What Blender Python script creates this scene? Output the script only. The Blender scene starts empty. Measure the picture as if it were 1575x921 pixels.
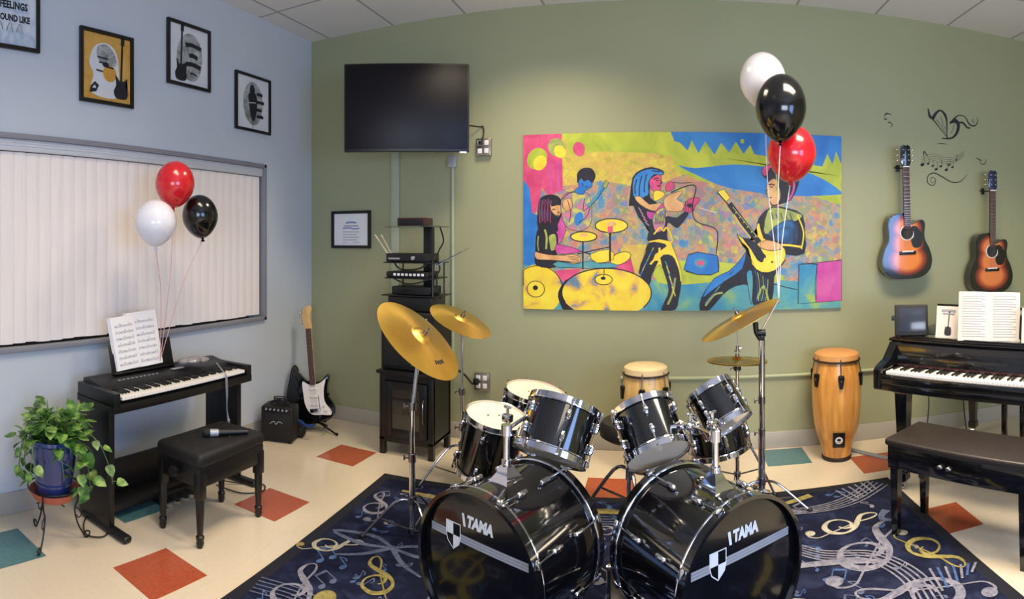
import bpy, bmesh, math, random
from mathutils import Vector, Matrix
PI = math.pi
R = math.radians
random.seed(7)
C = bpy.context.scene.collection
SC = bpy.context.scene

# ------------------------------------------------------------------ camera, world, lights, exposure
# The photograph is a phone panorama: a cylindrical picture, 910 px per radian, horizon at y = 370.
cam = bpy.data.cameras.new('camera')
cam.type = 'PANO'
cam.panorama_type = 'CENTRAL_CYLINDRICAL'
HALF = 1575 / 2 / 910
cam.central_cylindrical_range_u_min = -HALF
cam.central_cylindrical_range_u_max = HALF
cam.central_cylindrical_range_v_min = -551 / 910
cam.central_cylindrical_range_v_max = 370 / 910
cam.central_cylindrical_radius = 1.0
cam.clip_start = 0.05
camo = bpy.data.objects.new('camera', cam); C.objects.link(camo)
camo.location = (0, 0, 1.5)
camo.rotation_euler = (PI / 2, 0, (1030 - 787.5) / 910)
SC.camera = camo

SC.view_settings.view_transform = 'Standard'
SC.view_settings.look = 'None'
SC.view_settings.gamma = 1
SC.view_settings.use_curve_mapping = False
SC.view_settings.exposure = 0.0

w = bpy.data.worlds.new('world'); SC.world = w; w.use_nodes = True
w.node_tree.nodes['Background'].inputs[0].default_value = (0.55, 0.68, 1.0, 1)
w.node_tree.nodes['Background'].inputs[1].default_value = 0.1

def area(name, loc, rot, sx, sy, power, col):
    l = bpy.data.lights.new(name, 'AREA'); l.shape = 'RECTANGLE'; l.size = sx; l.size_y = sy
    l.energy = power; l.color = col
    o = bpy.data.objects.new(name, l); C.objects.link(o); o.location = loc; o.rotation_euler = rot
    return o
WARM = (1.0, 0.83, 0.61)
for i, (x, y, p) in enumerate(((-0.85, 3.22, 27), (1.25, 2.35, 74), (-1.2, 1.5, 25), (1.15, -0.6, 14))):
    area('troffer', (x, y, 3.205), (0, 0, 0), 1.15 if i else 0.58, 0.55, p, WARM).data.spread = R(128)
# daylight through the window of the right wall
area('window_daylight', (3.07, -0.45, 1.65), (0, R(90), 0), 1.5, 2.2, 105, (0.34, 0.53, 1.0))
area('rear_fill', (1.2, -2.45, 1.5), (R(90), 0, 0), 2.6, 1.3, 52, (0.74, 0.84, 1.0)).data.spread = R(110)  # added cool fill lamp before the windowless rear wall, brightens walls and floor

# ------------------------------------------------------------------ materials
def lin(c):
    return tuple(((v / 255) / 12.92 if v / 255 <= 0.04045 else ((v / 255 + 0.055) / 1.055) ** 2.4) for v in c) + (1,)

def mat(name, col, rough=0.5, metal=0.0, vary=0.06, scale=8.0, coat=0.0, bump=0.0, bscale=60, trans=0.0, spec=0.5, stretch=None):
    m = bpy.data.materials.new(name); m.use_nodes = True
    nt = m.node_tree; b = nt.nodes['Principled BSDF']
    tc = nt.nodes.new('ShaderNodeTexCoord'); nz = nt.nodes.new('ShaderNodeTexNoise')
    nz.inputs['Scale'].default_value = scale; nz.inputs['Detail'].default_value = 3
    if stretch:
        mp = nt.nodes.new('ShaderNodeMapping'); mp.inputs['Scale'].default_value = stretch
        nt.links.new(tc.outputs['Object'], mp.inputs['Vector']); nt.links.new(mp.outputs['Vector'], nz.inputs['Vector'])
    else:
        nt.links.new(tc.outputs['Object'], nz.inputs['Vector'])
    rp = nt.nodes.new('ShaderNodeValToRGB')
    c = lin(col)
    rp.color_ramp.elements[0].position = 0.3; rp.color_ramp.elements[1].position = 0.7
    rp.color_ramp.elements[0].color = tuple(v * (1 - vary) for v in c[:3]) + (1,)
    rp.color_ramp.elements[1].color = tuple(min(1, v * (1 + vary)) for v in c[:3]) + (1,)
    nt.links.new(nz.outputs['Fac'], rp.inputs['Fac']); nt.links.new(rp.outputs['Color'], b.inputs['Base Color'])
    b.inputs['Roughness'].default_value = rough; b.inputs['Metallic'].default_value = metal
    b.inputs['Coat Weight'].default_value = coat; b.inputs['Coat Roughness'].default_value = 0.05
    b.inputs['Specular IOR Level'].default_value = spec
    b.inputs['Transmission Weight'].default_value = trans
    if bump:
        n2 = nt.nodes.new('ShaderNodeTexNoise'); n2.inputs['Scale'].default_value = bscale
        nt.links.new(tc.outputs['Object'], n2.inputs['Vector'])
        bp = nt.nodes.new('ShaderNodeBump'); bp.inputs['Strength'].default_value = bump; bp.inputs['Distance'].default_value = 0.003
        nt.links.new(n2.outputs['Fac'], bp.inputs['Height']); nt.links.new(bp.outputs['Normal'], b.inputs['Normal'])
    return m

def nodes_of(m):
    return m.node_tree, m.node_tree.nodes['Principled BSDF']

def ramp(nt, stops, interp='LINEAR'):
    r = nt.nodes.new('ShaderNodeValToRGB'); cr = r.color_ramp; cr.interpolation = interp
    cr.elements[0].position = stops[0][0]; cr.elements[0].color = lin(stops[0][1])
    cr.elements[1].position = stops[-1][0]; cr.elements[1].color = lin(stops[-1][1])
    for p, c in stops[1:-1]:
        e = cr.elements.new(p); e.color = lin(c)
    return r

M = {}
M['green'] = mat('green_wall_paint', (160, 162, 126), 0.55, vary=0.03, scale=1.2, bump=0.08, bscale=90)
M['blue'] = mat('pale_blue_wall_paint', (200, 208, 215), 0.6, vary=0.02, scale=1.0, bump=0.06, bscale=90)
M['white_wall'] = mat('off_white_wall_paint', (205, 205, 200), 0.6, vary=0.02, scale=1)
M['base'] = mat('grey_vinyl_baseboard', (178, 172, 160), 0.45, vary=0.03)
M['alu'] = mat('brushed_aluminium', (150, 150, 152), 0.35, 0.7, vary=0.05, scale=20)
M['rail'] = mat('pale_grey_rail_enamel', (206, 210, 214), 0.4, vary=0.03)
M['alud'] = mat('grey_enamel', (138, 139, 146), 0.5, 0.0, vary=0.04)
M['slat'] = mat('cream_blind_fabric', (250, 240, 232), 0.7, vary=0.03, scale=14, stretch=(1, 5, 0.2))
M['chrome'] = mat('chrome', (215, 215, 222), 0.08, 1.0, vary=0.03)
M['chromed'] = mat('worn_chrome', (150, 146, 150), 0.2, 1.0, vary=0.12, scale=20)
M['shell'] = mat('black_drum_lacquer', (9, 9, 12), 0.12, vary=0.1, coat=1.0)
M['hoop'] = mat('black_hoop_lacquer', (12, 12, 15), 0.15, vary=0.1, coat=0.8)
M['head_black'] = mat('black_drum_skin', (8, 9, 14), 0.16, vary=0.1, coat=0.4)
M['head_cream'] = mat('coated_cream_drum_skin', (238, 226, 196), 0.5, vary=0.05, scale=12)
M['head_clear'] = mat('milky_resonant_drum_skin', (236, 222, 200), 0.10, vary=0.06, scale=6, coat=1.0)
M['blackgloss'] = mat('polished_black_lacquer', (10, 10, 12), 0.14, vary=0.1, coat=0.7)
M['blacksatin'] = mat('black_satin_wood', (14, 13, 14), 0.4, vary=0.15, scale=15)
M['blackplastic'] = mat('black_plastic', (16, 16, 18), 0.38, vary=0.15, scale=30, bump=0.05)
M['blackcloth'] = mat('black_vinyl_fabric', (15, 14, 15), 0.6, vary=0.2, scale=30, bump=0.3, bscale=200)
M['brownseat'] = mat('dark_brown_leatherette', (44, 38, 36), 0.42, vary=0.12, scale=10, bump=0.2, bscale=150)
M['grille'] = mat('black_speaker_grille', (20, 20, 24), 0.7, vary=0.3, scale=90, bump=0.6, bscale=250)
M['ivory'] = mat('ivory_key_plastic', (238, 234, 226), 0.25, vary=0.02)
M['white'] = mat('white_plastic', (236, 236, 236), 0.35, vary=0.02)
M['paper'] = mat('white_paper', (240, 238, 236), 0.75, vary=0.02)
M['page'] = mat('cream_book_page', (206, 198, 190), 0.8, vary=0.02)
M['notes'] = mat('faded_note_ink', (110, 110, 124), 0.75)
M['ink'] = mat('black_ink', (28, 28, 34), 0.7, vary=0.1)
M['inkgrey'] = mat('grey_ink', (150, 148, 156), 0.75, vary=0.1)
M['red_b'] = mat('red_balloon_rubber', (214, 26, 38), 0.22, vary=0.04, coat=0.6)
M['white_b'] = mat('white_balloon_rubber', (236, 234, 238), 0.25, vary=0.02, coat=0.5)
M['black_b'] = mat('black_balloon_rubber', (12, 12, 14), 0.16, vary=0.05, coat=0.35)
M['string'] = mat('white_curling_ribbon', (232, 232, 240), 0.4, vary=0.02)
M['pinkstring'] = mat('pink_curling_ribbon', (224, 170, 172), 0.4, vary=0.03)
M['frame'] = mat('black_picture_frame', (16, 14, 14), 0.3, vary=0.1)
M['beige_conduit'] = mat('painted_green_conduit', (168, 176, 138), 0.45, vary=0.03)
M['white_conduit'] = mat('pale_raceway_enamel', (172, 180, 156), 0.4, vary=0.03)
M['steelplate'] = mat('steel_outlet_plate', (168, 160, 150), 0.3, 0.8, vary=0.06)
M['cable'] = mat('black_cable_rubber', (18, 18, 20), 0.5, vary=0.1)
M['terracotta'] = mat('terracotta', (176, 92, 66), 0.75, vary=0.12, scale=10, bump=0.2)
M['potblue'] = mat('cobalt_glazed_ceramic', (26, 52, 108), 0.18, vary=0.3, scale=6, coat=0.8)
M['soil'] = mat('potting_soil', (52, 40, 30), 0.95, vary=0.4, scale=40, bump=0.8)
M['stem'] = mat('green_plant_stem', (92, 118, 60), 0.6, vary=0.2)
M['glass'] = mat('smoked_cabinet_glass', (120, 112, 100), 0.06, vary=0.05, trans=0.75)
M['glassclear'] = mat('tinted_shelf_glass', (170, 196, 190), 0.05, vary=0.03, trans=0.9)
M['screen'] = mat('dark_television_glass', (16, 13, 19), 0.38, vary=0.3, scale=3, spec=0.25)
M['tabscreen'] = mat('grey_tablet_glass', (52, 56, 68), 0.15, vary=0.1, scale=6)
M['gold'] = mat('gold_tuner_metal', (205, 165, 80), 0.2, 1.0, vary=0.05)
M['maple'] = mat('maple_neck_wood', (216, 178, 116), 0.35, vary=0.12, scale=10, stretch=(6, 1, 6))
M['rosewood'] = mat('rosewood_fingerboard', (84, 56, 52), 0.45, vary=0.2, scale=30, stretch=(6, 1, 6))
M['fret'] = mat('nickel_fret', (190, 186, 180), 0.25, 1.0, vary=0.03)
M['pearl'] = mat('white_pickguard_plastic', (232, 226, 222), 0.25, vary=0.03)
M['stick'] = mat('pale_hickory', (226, 206, 170), 0.5, vary=0.08, scale=20)
M['silver'] = mat('silver_grey_paint', (170, 172, 178), 0.35, 0.3, vary=0.05)
M['emblem'] = mat('white_printed_emblem', (222, 224, 228), 0.5, vary=0.03)
M['emblemgrey'] = mat('grey_printed_stripe', (150, 154, 164), 0.5, vary=0.04)
M['bluegloss'] = mat('blue_glossy_vinyl', (30, 60, 120), 0.25, vary=0.15, coat=0.5)
M['redbrown'] = mat('dark_reddish_plastic', (58, 26, 30), 0.35, vary=0.15)
M['hide'] = mat('natural_rawhide_skin', (222, 196, 150), 0.55, vary=0.08, scale=7)
M['hide2'] = mat('amber_rawhide_skin', (206, 146, 84), 0.5, vary=0.08, scale=7)
M['brownhoop'] = mat('dark_brown_rubber', (40, 24, 20), 0.5, vary=0.15)
M['lugblack'] = mat('black_coated_metal', (18, 18, 20), 0.35, 0.4, vary=0.1)
M['dirtgrey'] = mat('pale_grey_rubber', (150, 150, 152), 0.6, vary=0.06)

def wood_mat(name, c1, c2, rough=0.3, scale=3.0, axis=(9, 9, 0.6)):
    m = mat(name, c1, rough, coat=0.35); nt, b = nodes_of(m)
    tc = nt.nodes.new('ShaderNodeTexCoord'); mp = nt.nodes.new('ShaderNodeMapping'); mp.inputs['Scale'].default_value = axis
    nz = nt.nodes.new('ShaderNodeTexNoise'); nz.inputs['Scale'].default_value = scale; nz.inputs['Detail'].default_value = 6
    rp = ramp(nt, ((0.3, c1), (0.7, c2)))
    nt.links.new(tc.outputs['Object'], mp.inputs[0]); nt.links.new(mp.outputs[0], nz.inputs['Vector'])
    nt.links.new(nz.outputs['Fac'], rp.inputs[0]); nt.links.new(rp.outputs[0], b.inputs['Base Color'])
    return m
M['conga'] = wood_mat('honey_oak_staves', (190, 116, 44), (236, 176, 92))
M['conga2'] = wood_mat('pale_ash_staves', (208, 160, 84), (238, 206, 140))

# cymbal bronze with lathe grooves
m = mat('hammered_bronze', (226, 186, 92), 0.30, 1.0, vary=0.14, scale=5); nt, b = nodes_of(m)
tc = nt.nodes.new('ShaderNodeTexCoord'); wv = nt.nodes.new('ShaderNodeTexWave'); wv.wave_type = 'RINGS'; wv.rings_direction = 'Z'
wv.inputs['Scale'].default_value = 60; nt.links.new(tc.outputs['Object'], wv.inputs['Vector'])
bp = nt.nodes.new('ShaderNodeBump'); bp.inputs['Strength'].default_value = 0.25; bp.inputs['Distance'].default_value = 0.001
nt.links.new(wv.outputs['Fac'], bp.inputs['Height']); nt.links.new(bp.outputs['Normal'], b.inputs['Normal'])
b.inputs['Anisotropic'].default_value = 0.75
tg = nt.nodes.new('ShaderNodeTangent'); tg.direction_type = 'RADIAL'; tg.axis = 'Z'; nt.links.new(tg.outputs[0], b.inputs['Tangent'])
M['bronze'] = m

# floor: cream vinyl composition tile, 12 inch squares
m = mat('cream_vinyl_floor_tile', (226, 212, 184), 0.16, vary=0.03, scale=2.5); nt, b = nodes_of(m)
tc = nt.nodes.new('ShaderNodeTexCoord'); br = nt.nodes.new('ShaderNodeTexBrick')
br.offset = 0; br.inputs['Scale'].default_value = 1; br.inputs['Brick Width'].default_value = 0.3048; br.inputs['Row Height'].default_value = 0.3048
br.inputs['Mortar Size'].default_value = 0.0012; br.inputs['Mortar Smooth'].default_value = 0.6
br.inputs['Color1'].default_value = lin((228, 213, 188)); br.inputs['Color2'].default_value = lin((225, 210, 184)); br.inputs['Mortar'].default_value = lin((214, 199, 172))
nt.links.new(tc.outputs['Object'], br.inputs['Vector'])
nz = nt.nodes.new('ShaderNodeTexNoise'); nz.inputs['Scale'].default_value = 45; nz.inputs['Detail'].default_value = 5
nt.links.new(tc.outputs['Object'], nz.inputs['Vector'])
mx = nt.nodes.new('ShaderNodeMix'); mx.data_type = 'RGBA'; mx.blend_type = 'MULTIPLY'; mx.inputs[0].default_value = 0.12
nt.links.new(br.outputs['Color'], mx.inputs[6]); nt.links.new(nz.outputs['Fac'], mx.inputs[7]); nt.links.new(mx.outputs[2], b.inputs['Base Color'])
M['floor'] = m
M['tile_red'] = mat('rust_red_vinyl_tile', (172, 84, 54), 0.2, vary=0.12, scale=50)
M['tile_teal'] = mat('teal_vinyl_tile', (82, 122, 126), 0.2, vary=0.12, scale=50)

# ceiling: 2 x 4 ft acoustic tiles
m = mat('acoustic_ceiling_tile', (206, 204, 200), 0.9, vary=0.02); nt, b = nodes_of(m)
tc = nt.nodes.new('ShaderNodeTexCoord'); br = nt.nodes.new('ShaderNodeTexBrick'); mp = nt.nodes.new('ShaderNodeMapping')
mp.inputs['Location'].default_value = (0.30, 0.15, 0)
br.offset = 0; br.inputs['Scale'].default_value = 1; br.inputs['Brick Width'].default_value = 0.61; br.inputs['Row Height'].default_value = 1.22
br.inputs['Mortar Size'].default_value = 0.011; br.inputs['Mortar Smooth'].default_value = 0.2
br.inputs['Color1'].default_value = lin((226, 226, 226)); br.inputs['Color2'].default_value = lin((220, 220, 220)); br.inputs['Mortar'].default_value = lin((172, 170, 168))
nt.links.new(tc.outputs['Object'], mp.inputs[0]); nt.links.new(mp.outputs[0], br.inputs['Vector']); nt.links.new(br.outputs['Color'], b.inputs['Base Color'])
M['ceiling'] = m

# pothos leaf, sunburst, mural paints, rug
m = mat('variegated_pothos_leaf', (86, 128, 52), 0.38, vary=0.1); nt, b = nodes_of(m)
tc = nt.nodes.new('ShaderNodeTexCoord'); nz = nt.nodes.new('ShaderNodeTexNoise'); nz.inputs['Scale'].default_value = 22
nt.links.new(tc.outputs['Object'], nz.inputs['Vector'])
rp = ramp(nt, ((0.34, (40, 78, 30)), (0.5, (86, 130, 52)), (0.68, (158, 184, 96))))
nt.links.new(nz.outputs['Fac'], rp.inputs[0]); nt.links.new(rp.outputs[0], b.inputs['Base Color'])
M['leaf'] = m

def sunburst(name, mid, outer):
    m = mat(name, mid, 0.12, coat=0.9); nt, b = nodes_of(m)
    tc = nt.nodes.new('ShaderNodeTexCoord')
    ds = []
    for (cx, cy, sx, sy) in ((0, 0.145, 0.200, 0.150), (0, 0.375, 0.155, 0.130), (0, 0.26, 0.165, 0.18)):
        mp = nt.nodes.new('ShaderNodeMapping'); mp.inputs['Scale'].default_value = (1 / sx, 1 / sy, 0); mp.inputs['Location'].default_value = (-cx / sx, -cy / sy, 0)
        ln = nt.nodes.new('ShaderNodeVectorMath'); ln.operation = 'LENGTH'
        nt.links.new(tc.outputs['Object'], mp.inputs[0]); nt.links.new(mp.outputs[0], ln.inputs[0]); ds.append(ln.outputs['Value'])
    a = nt.nodes.new('ShaderNodeMath'); a.operation = 'MINIMUM'; c = nt.nodes.new('ShaderNodeMath'); c.operation = 'MINIMUM'
    nt.links.new(ds[0], a.inputs[0]); nt.links.new(ds[1], a.inputs[1]); nt.links.new(a.outputs[0], c.inputs[0]); nt.links.new(ds[2], c.inputs[1])
    rp = ramp(nt, ((0.0, mid), (0.46, mid), (0.66, outer), (0.82, (24, 12, 12)), (0.95, (10, 8, 10))))
    nt.links.new(c.outputs[0], rp.inputs[0]); nt.links.new(rp.outputs[0], b.inputs['Base Color'])
    return m
M['burst1'] = sunburst('orange_sunburst_spruce', (232, 130, 48), (150, 50, 24))
M['burst2'] = sunburst('tangerine_sunburst_spruce', (226, 128, 70), (152, 56, 36))

def mottle(name, stops, scale, rough=0.55, detail=5, dist=1.0):
    m = mat(name, (200, 200, 90), rough); nt, b = nodes_of(m)
    tc = nt.nodes.new('ShaderNodeTexCoord'); nz = nt.nodes.new('ShaderNodeTexNoise')
    nz.inputs['Scale'].default_value = scale; nz.inputs['Detail'].default_value = detail; nz.inputs['Distortion'].default_value = dist
    nt.links.new(tc.outputs['Object'], nz.inputs['Vector'])
    rp = ramp(nt, stops); nt.links.new(nz.outputs['Fac'], rp.inputs[0]); nt.links.new(rp.outputs[0], b.inputs['Base Color'])
    return m
A_ = {}
A_['crowd'] = mottle('paint_mixed_crowd_colours', ((0.30, (52, 120, 180)), (0.40, (104, 150, 170)), (0.46, (150, 150, 96)), (0.50, (190, 150, 90)), (0.54, (196, 128, 116)), (0.60, (140, 126, 140)), (0.66, (108, 140, 160)), (0.74, (206, 196, 84))), 13, detail=9, dist=0.5)
A_['yellowy'] = mottle('paint_mottled_yellow', ((0.34, (170, 160, 60)), (0.45, (214, 196, 70)), (0.55, (205, 190, 60)), (0.63, (196, 140, 90)), (0.7, (160, 165, 110))), 12, detail=9, dist=0.4)
def dabs(name, stops, scale, blur=0.35):
    m = mottle(name, stops, 5, detail=3, dist=0.2); nt, b = nodes_of(m)
    tc = nt.nodes.new('ShaderNodeTexCoord'); ns = nt.nodes.new('ShaderNodeTexNoise'); ns.inputs['Scale'].default_value = 40; ns.inputs['Detail'].default_value = 3
    mx = nt.nodes.new('ShaderNodeVectorMath'); mx.operation = 'MULTIPLY_ADD'; mx.inputs[1].default_value = (0.03, 0.03, 0.03)
    vo = nt.nodes.new('ShaderNodeTexVoronoi'); vo.feature = 'SMOOTH_F1'; vo.inputs['Smoothness'].default_value = 0.5; vo.inputs['Scale'].default_value = scale
    nt.links.new(tc.outputs['Object'], ns.inputs['Vector']); nt.links.new(ns.outputs['Color'], mx.inputs[0]); nt.links.new(tc.outputs['Object'], mx.inputs[2]); nt.links.new(mx.outputs[0], vo.inputs['Vector'])
    sp = nt.nodes.new('ShaderNodeSeparateColor'); nt.links.new(vo.outputs['Color'], sp.inputs[0])
    r2 = ramp(nt, [(0.05 + 0.9 * i / (len(stops) - 1), c) for i, (p, c) in enumerate(stops)]); nt.links.new(sp.outputs[0], r2.inputs[0])
    old = b.inputs['Base Color'].links[0].from_socket
    mc = nt.nodes.new('ShaderNodeMix'); mc.data_type = 'RGBA'; mc.inputs[0].default_value = 0.62
    nt.links.new(old, mc.inputs[6]); nt.links.new(r2.outputs[0], mc.inputs[7]); nt.links.new(mc.outputs[2], b.inputs['Base Color'])
    return m
A_['crowd'] = dabs('paint_dabbed_crowd', ((0.32, (60, 130, 190)), (0.42, (110, 150, 160)), (0.48, (196, 170, 90)), (0.54, (200, 124, 116)), (0.60, (150, 130, 140)), (0.66, (120, 150, 90)), (0.7, (210, 196, 84))), 24)
A_['yellowy'] = dabs('paint_dabbed_yellow', ((0.34, (160, 156, 60)), (0.45, (214, 196, 70)), (0.52, (196, 176, 80)), (0.58, (206, 160, 90)), (0.7, (214, 206, 84))), 24)
A_['lime'] = mottle('paint_lime', ((0.35, (150, 170, 50)), (0.65, (190, 200, 64))), 5)
A_['blue'] = mottle('paint_sky_blue', ((0.35, (30, 110, 190)), (0.65, (52, 136, 208))), 4)
A_['teal'] = mottle('paint_teal_blue', ((0.35, (40, 130, 180)), (0.6, (90, 160, 160)), (0.7, (150, 180, 90))), 4)
A_['pink'] = mottle('paint_hot_pink', ((0.35, (196, 60, 110)), (0.65, (222, 84, 128))), 7)
A_['magenta'] = mottle('paint_magenta', ((0.35, (190, 60, 150)), (0.65, (206, 92, 160))), 6)
A_['yellow'] = mottle('paint_bright_yellow', ((0.3, (232, 196, 40)), (0.7, (240, 222, 70))), 5)
A_['drumyellow'] = mottle('paint_yellow_drumhead', ((0.34, (100, 130, 150)), (0.42, (214, 170, 90)), (0.50, (234, 206, 54)), (0.7, (238, 222, 70))), 4, detail=3)
A_['black'] = mottle('paint_ink_black', ((0.4, (16, 16, 24)), (0.7, (34, 30, 50))), 8)
A_['denim'] = mottle('paint_dark_blue', ((0.35, (20, 40, 70)), (0.65, (40, 110, 170))), 8)
A_['skin'] = mottle('paint_peach', ((0.35, (206, 150, 100)), (0.65, (226, 180, 120))), 10)
A_['olive'] = mottle('paint_olive_shirt', ((0.35, (140, 150, 84)), (0.65, (176, 186, 90))), 10)
A_['shirt'] = mottle('paint_mauve_shirt', ((0.38, (200, 120, 140)), (0.5, (130, 140, 150)), (0.62, (200, 190, 90))), 12)
A_['white'] = mottle('paint_white', ((0.3, (214, 220, 220)), (0.7, (236, 236, 230))), 8)

RUGB = mottle('navy_rug_pile', ((0.3, (17, 20, 40)), (0.52, (25, 30, 54)), (0.72, (44, 50, 78))), 9, rough=0.95)
nt, b = nodes_of(RUGB)
b.inputs['Specular IOR Level'].default_value = 0.15
RUGC = {k: mottle('rug_' + k, st, 30, rough=0.95) for k, st in {
    'edge': ((0.3, (12, 13, 24)), (0.7, (18, 20, 34))),
    'silver': ((0.35, (98, 100, 118)), (0.65, (140, 138, 150))),
    'slate': ((0.35, (66, 76, 104)), (0.65, (98, 106, 132))),
    'goldyarn': ((0.35, (120, 110, 58)), (0.65, (156, 144, 82))),
    'cream': ((0.35, (150, 146, 130)), (0.65, (186, 180, 160))),
    'lightblue': ((0.35, (50, 76, 124)), (0.65, (78, 106, 152)))}.items()}

# ------------------------------------------------------------------ mesh helpers
def frame_to(z, up=(0, 0, 1)):
    z = Vector(z).normalized(); u = Vector(up)
    if abs(z.dot(u)) > 0.99: u = Vector((0, 1, 0))
    x = u.cross(z).normalized(); y = z.cross(x)
    return Matrix((x, y, z)).transposed()

class MB:
    def __init__(self, M=None):
        self.bm = bmesh.new(); self.M = M or Matrix(); self.mi = 0
    def v(self, co):
        return self.bm.verts.new(self.M @ Vector(co))
    def f(self, vs):
        try:
            f = self.bm.faces.new(vs); f.material_index = self.mi; return f
        except ValueError:
            return None
    def box(self, c, s, bevel=0.0, rot=None, seg=2):
        g = bmesh.ops.create_cube(self.bm, size=1.0)
        vs = g['verts']; T = Matrix.Translation(c)
        if rot is not None: T = T @ (rot.to_4x4() if hasattr(rot, 'to_4x4') else rot)
        T = T @ Matrix.Diagonal((s[0], s[1], s[2], 1))
        bmesh.ops.transform(self.bm, matrix=self.M @ T, verts=vs)
        fs = {f for v in vs for f in v.link_faces}
        for f in fs: f.material_index = self.mi
        if bevel > 0:
            es = list({e for v in vs for e in v.link_edges})
            r = bmesh.ops.bevel(self.bm, geom=es, offset=min(bevel, min(s) * 0.45), segments=seg, profile=0.5, affect='EDGES')
            for f in r['faces']: f.material_index = self.mi
        return self
    def rings(self, rings, caps=(True, True), close=False):
        prev = None; first = None
        for ring in rings:
            vs = [self.v(p) for p in ring]
            if prev:
                n = len(vs)
                for i in range(n): self.f([prev[i], prev[(i + 1) % n], vs[(i + 1) % n], vs[i]])
            else: first = vs
            prev = vs
        if close:
            n = len(first)
            for i in range(n): self.f([prev[i], prev[(i + 1) % n], first[(i + 1) % n], first[i]])
        else:
            if caps[0]: self.f(list(reversed(first)))
            if caps[1]: self.f(prev)
        return self
    def cyl(self, p0, p1, r0, r1=None, seg=16, caps=(True, True)):
        r1 = r0 if r1 is None else r1; p0 = Vector(p0); p1 = Vector(p1); Q = frame_to(p1 - p0)
        rr = [[p + Q @ Vector((r * math.cos(2 * PI * i / seg), r * math.sin(2 * PI * i / seg), 0)) for i in range(seg)] for p, r in ((p0, r0), (p1, r1))]
        return self.rings(rr, caps)
    def lathe(self, prof, seg=32, T=None, caps=(True, True), close=False):
        T = T or Matrix()
        return self.rings([[T @ Vector((r * math.cos(2 * PI * i / seg), r * math.sin(2 * PI * i / seg), z)) for i in range(seg)] for r, z in prof], caps, close)
    def torus(self, c, n, Rr, r, seg=40, rs=8, zs=1.0):
        prof = [(Rr + r * math.cos(2 * PI * k / rs), r * zs * math.sin(2 * PI * k / rs)) for k in range(rs)]
        T = Matrix.Translation(c) @ frame_to(n).to_4x4()
        return self.lathe(prof, seg, T, close=True)
    def sphere(self, c, r, seg=16, rg=10):
        r = (r, r, r) if not hasattr(r, '__len__') else r
        c = Vector(c); rr = []
        for j in range(rg + 1):
            a = PI * min(max(j / rg, 0.012), 0.988)
            rr.append([c + Vector((r[0] * math.sin(a) * math.cos(2 * PI * i / seg), r[1] * math.sin(a) * math.sin(2 * PI * i / seg), -r[2] * math.cos(a))) for i in range(seg)])
        return self.rings(rr)
    def tube(self, pts, r, seg=8, smooth=0):
        pts = [Vector(p) for p in pts]
        if smooth: pts = spline(pts, smooth)
        n = len(pts); rs = r if hasattr(r, '__len__') else [r] * n
        if len(rs) != n: rs = [rs[0] + (rs[-1] - rs[0]) * i / (n - 1) for i in range(n)]
        rr = []; ref = None
        for i, p in enumerate(pts):
            t = (pts[min(i + 1, n - 1)] - pts[max(i - 1, 0)])
            if t.length < 1e-9: t = Vector((0, 0, 1))
            t.normalize()
            if ref is None: ref = Vector((0, 0, 1)) if abs(t.z) < 0.9 else Vector((1, 0, 0))
            x = ref - t * ref.dot(t)
            if x.length < 1e-6: x = Vector((0, 1, 0))
            x.normalize(); y = t.cross(x); ref = x
            rr.append([p + rs[i] * (math.cos(2 * PI * k / seg) * x + math.sin(2 * PI * k / seg) * y) for k in range(seg)])
        return self.rings(rr)
    def prism(self, poly, z0, z1, bevel=0.0):
        a = [self.v((p[0], p[1], z0)) for p in poly]; b_ = [self.v((p[0], p[1], z1)) for p in poly]
        n = len(poly); fs = [self.f(list(reversed(a))), self.f(b_)]
        for i in range(n): fs.append(self.f([a[i], a[(i + 1) % n], b_[(i + 1) % n], b_[i]]))
        if bevel:
            es = list({e for f in fs[:2] if f for e in f.edges})
            r = bmesh.ops.bevel(self.bm, geom=es, offset=bevel, segments=2, profile=0.5, affect='EDGES')
            for f in r['faces']: f.material_index = self.mi
        return self
    def poly(self, pts):
        self.f([self.v(p) for p in pts]); return self

def spline(pts, k=6, closed=False):
    n = len(pts); out = []
    rng = range(n if closed else n - 1)
    for i in rng:
        if closed: p = [pts[(i + j) % n] for j in (-1, 0, 1, 2)]
        else: p = [pts[max(i - 1, 0)], pts[i], pts[i + 1], pts[min(i + 2, n - 1)]]
        for s in range(k):
            t = s / k; t2 = t * t; t3 = t2 * t
            co = []
            for d in range(len(p[0])):
                a, b_, c, e = (q[d] for q in p)
                co.append(0.5 * (2 * b_ + (c - a) * t + (2 * a - 5 * b_ + 4 * c - e) * t2 + (3 * b_ - a - 3 * c + e) * t3))
            out.append(Vector(co) if len(co) == 3 else tuple(co))
    if not closed: out.append(pts[-1])
    return out

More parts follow.
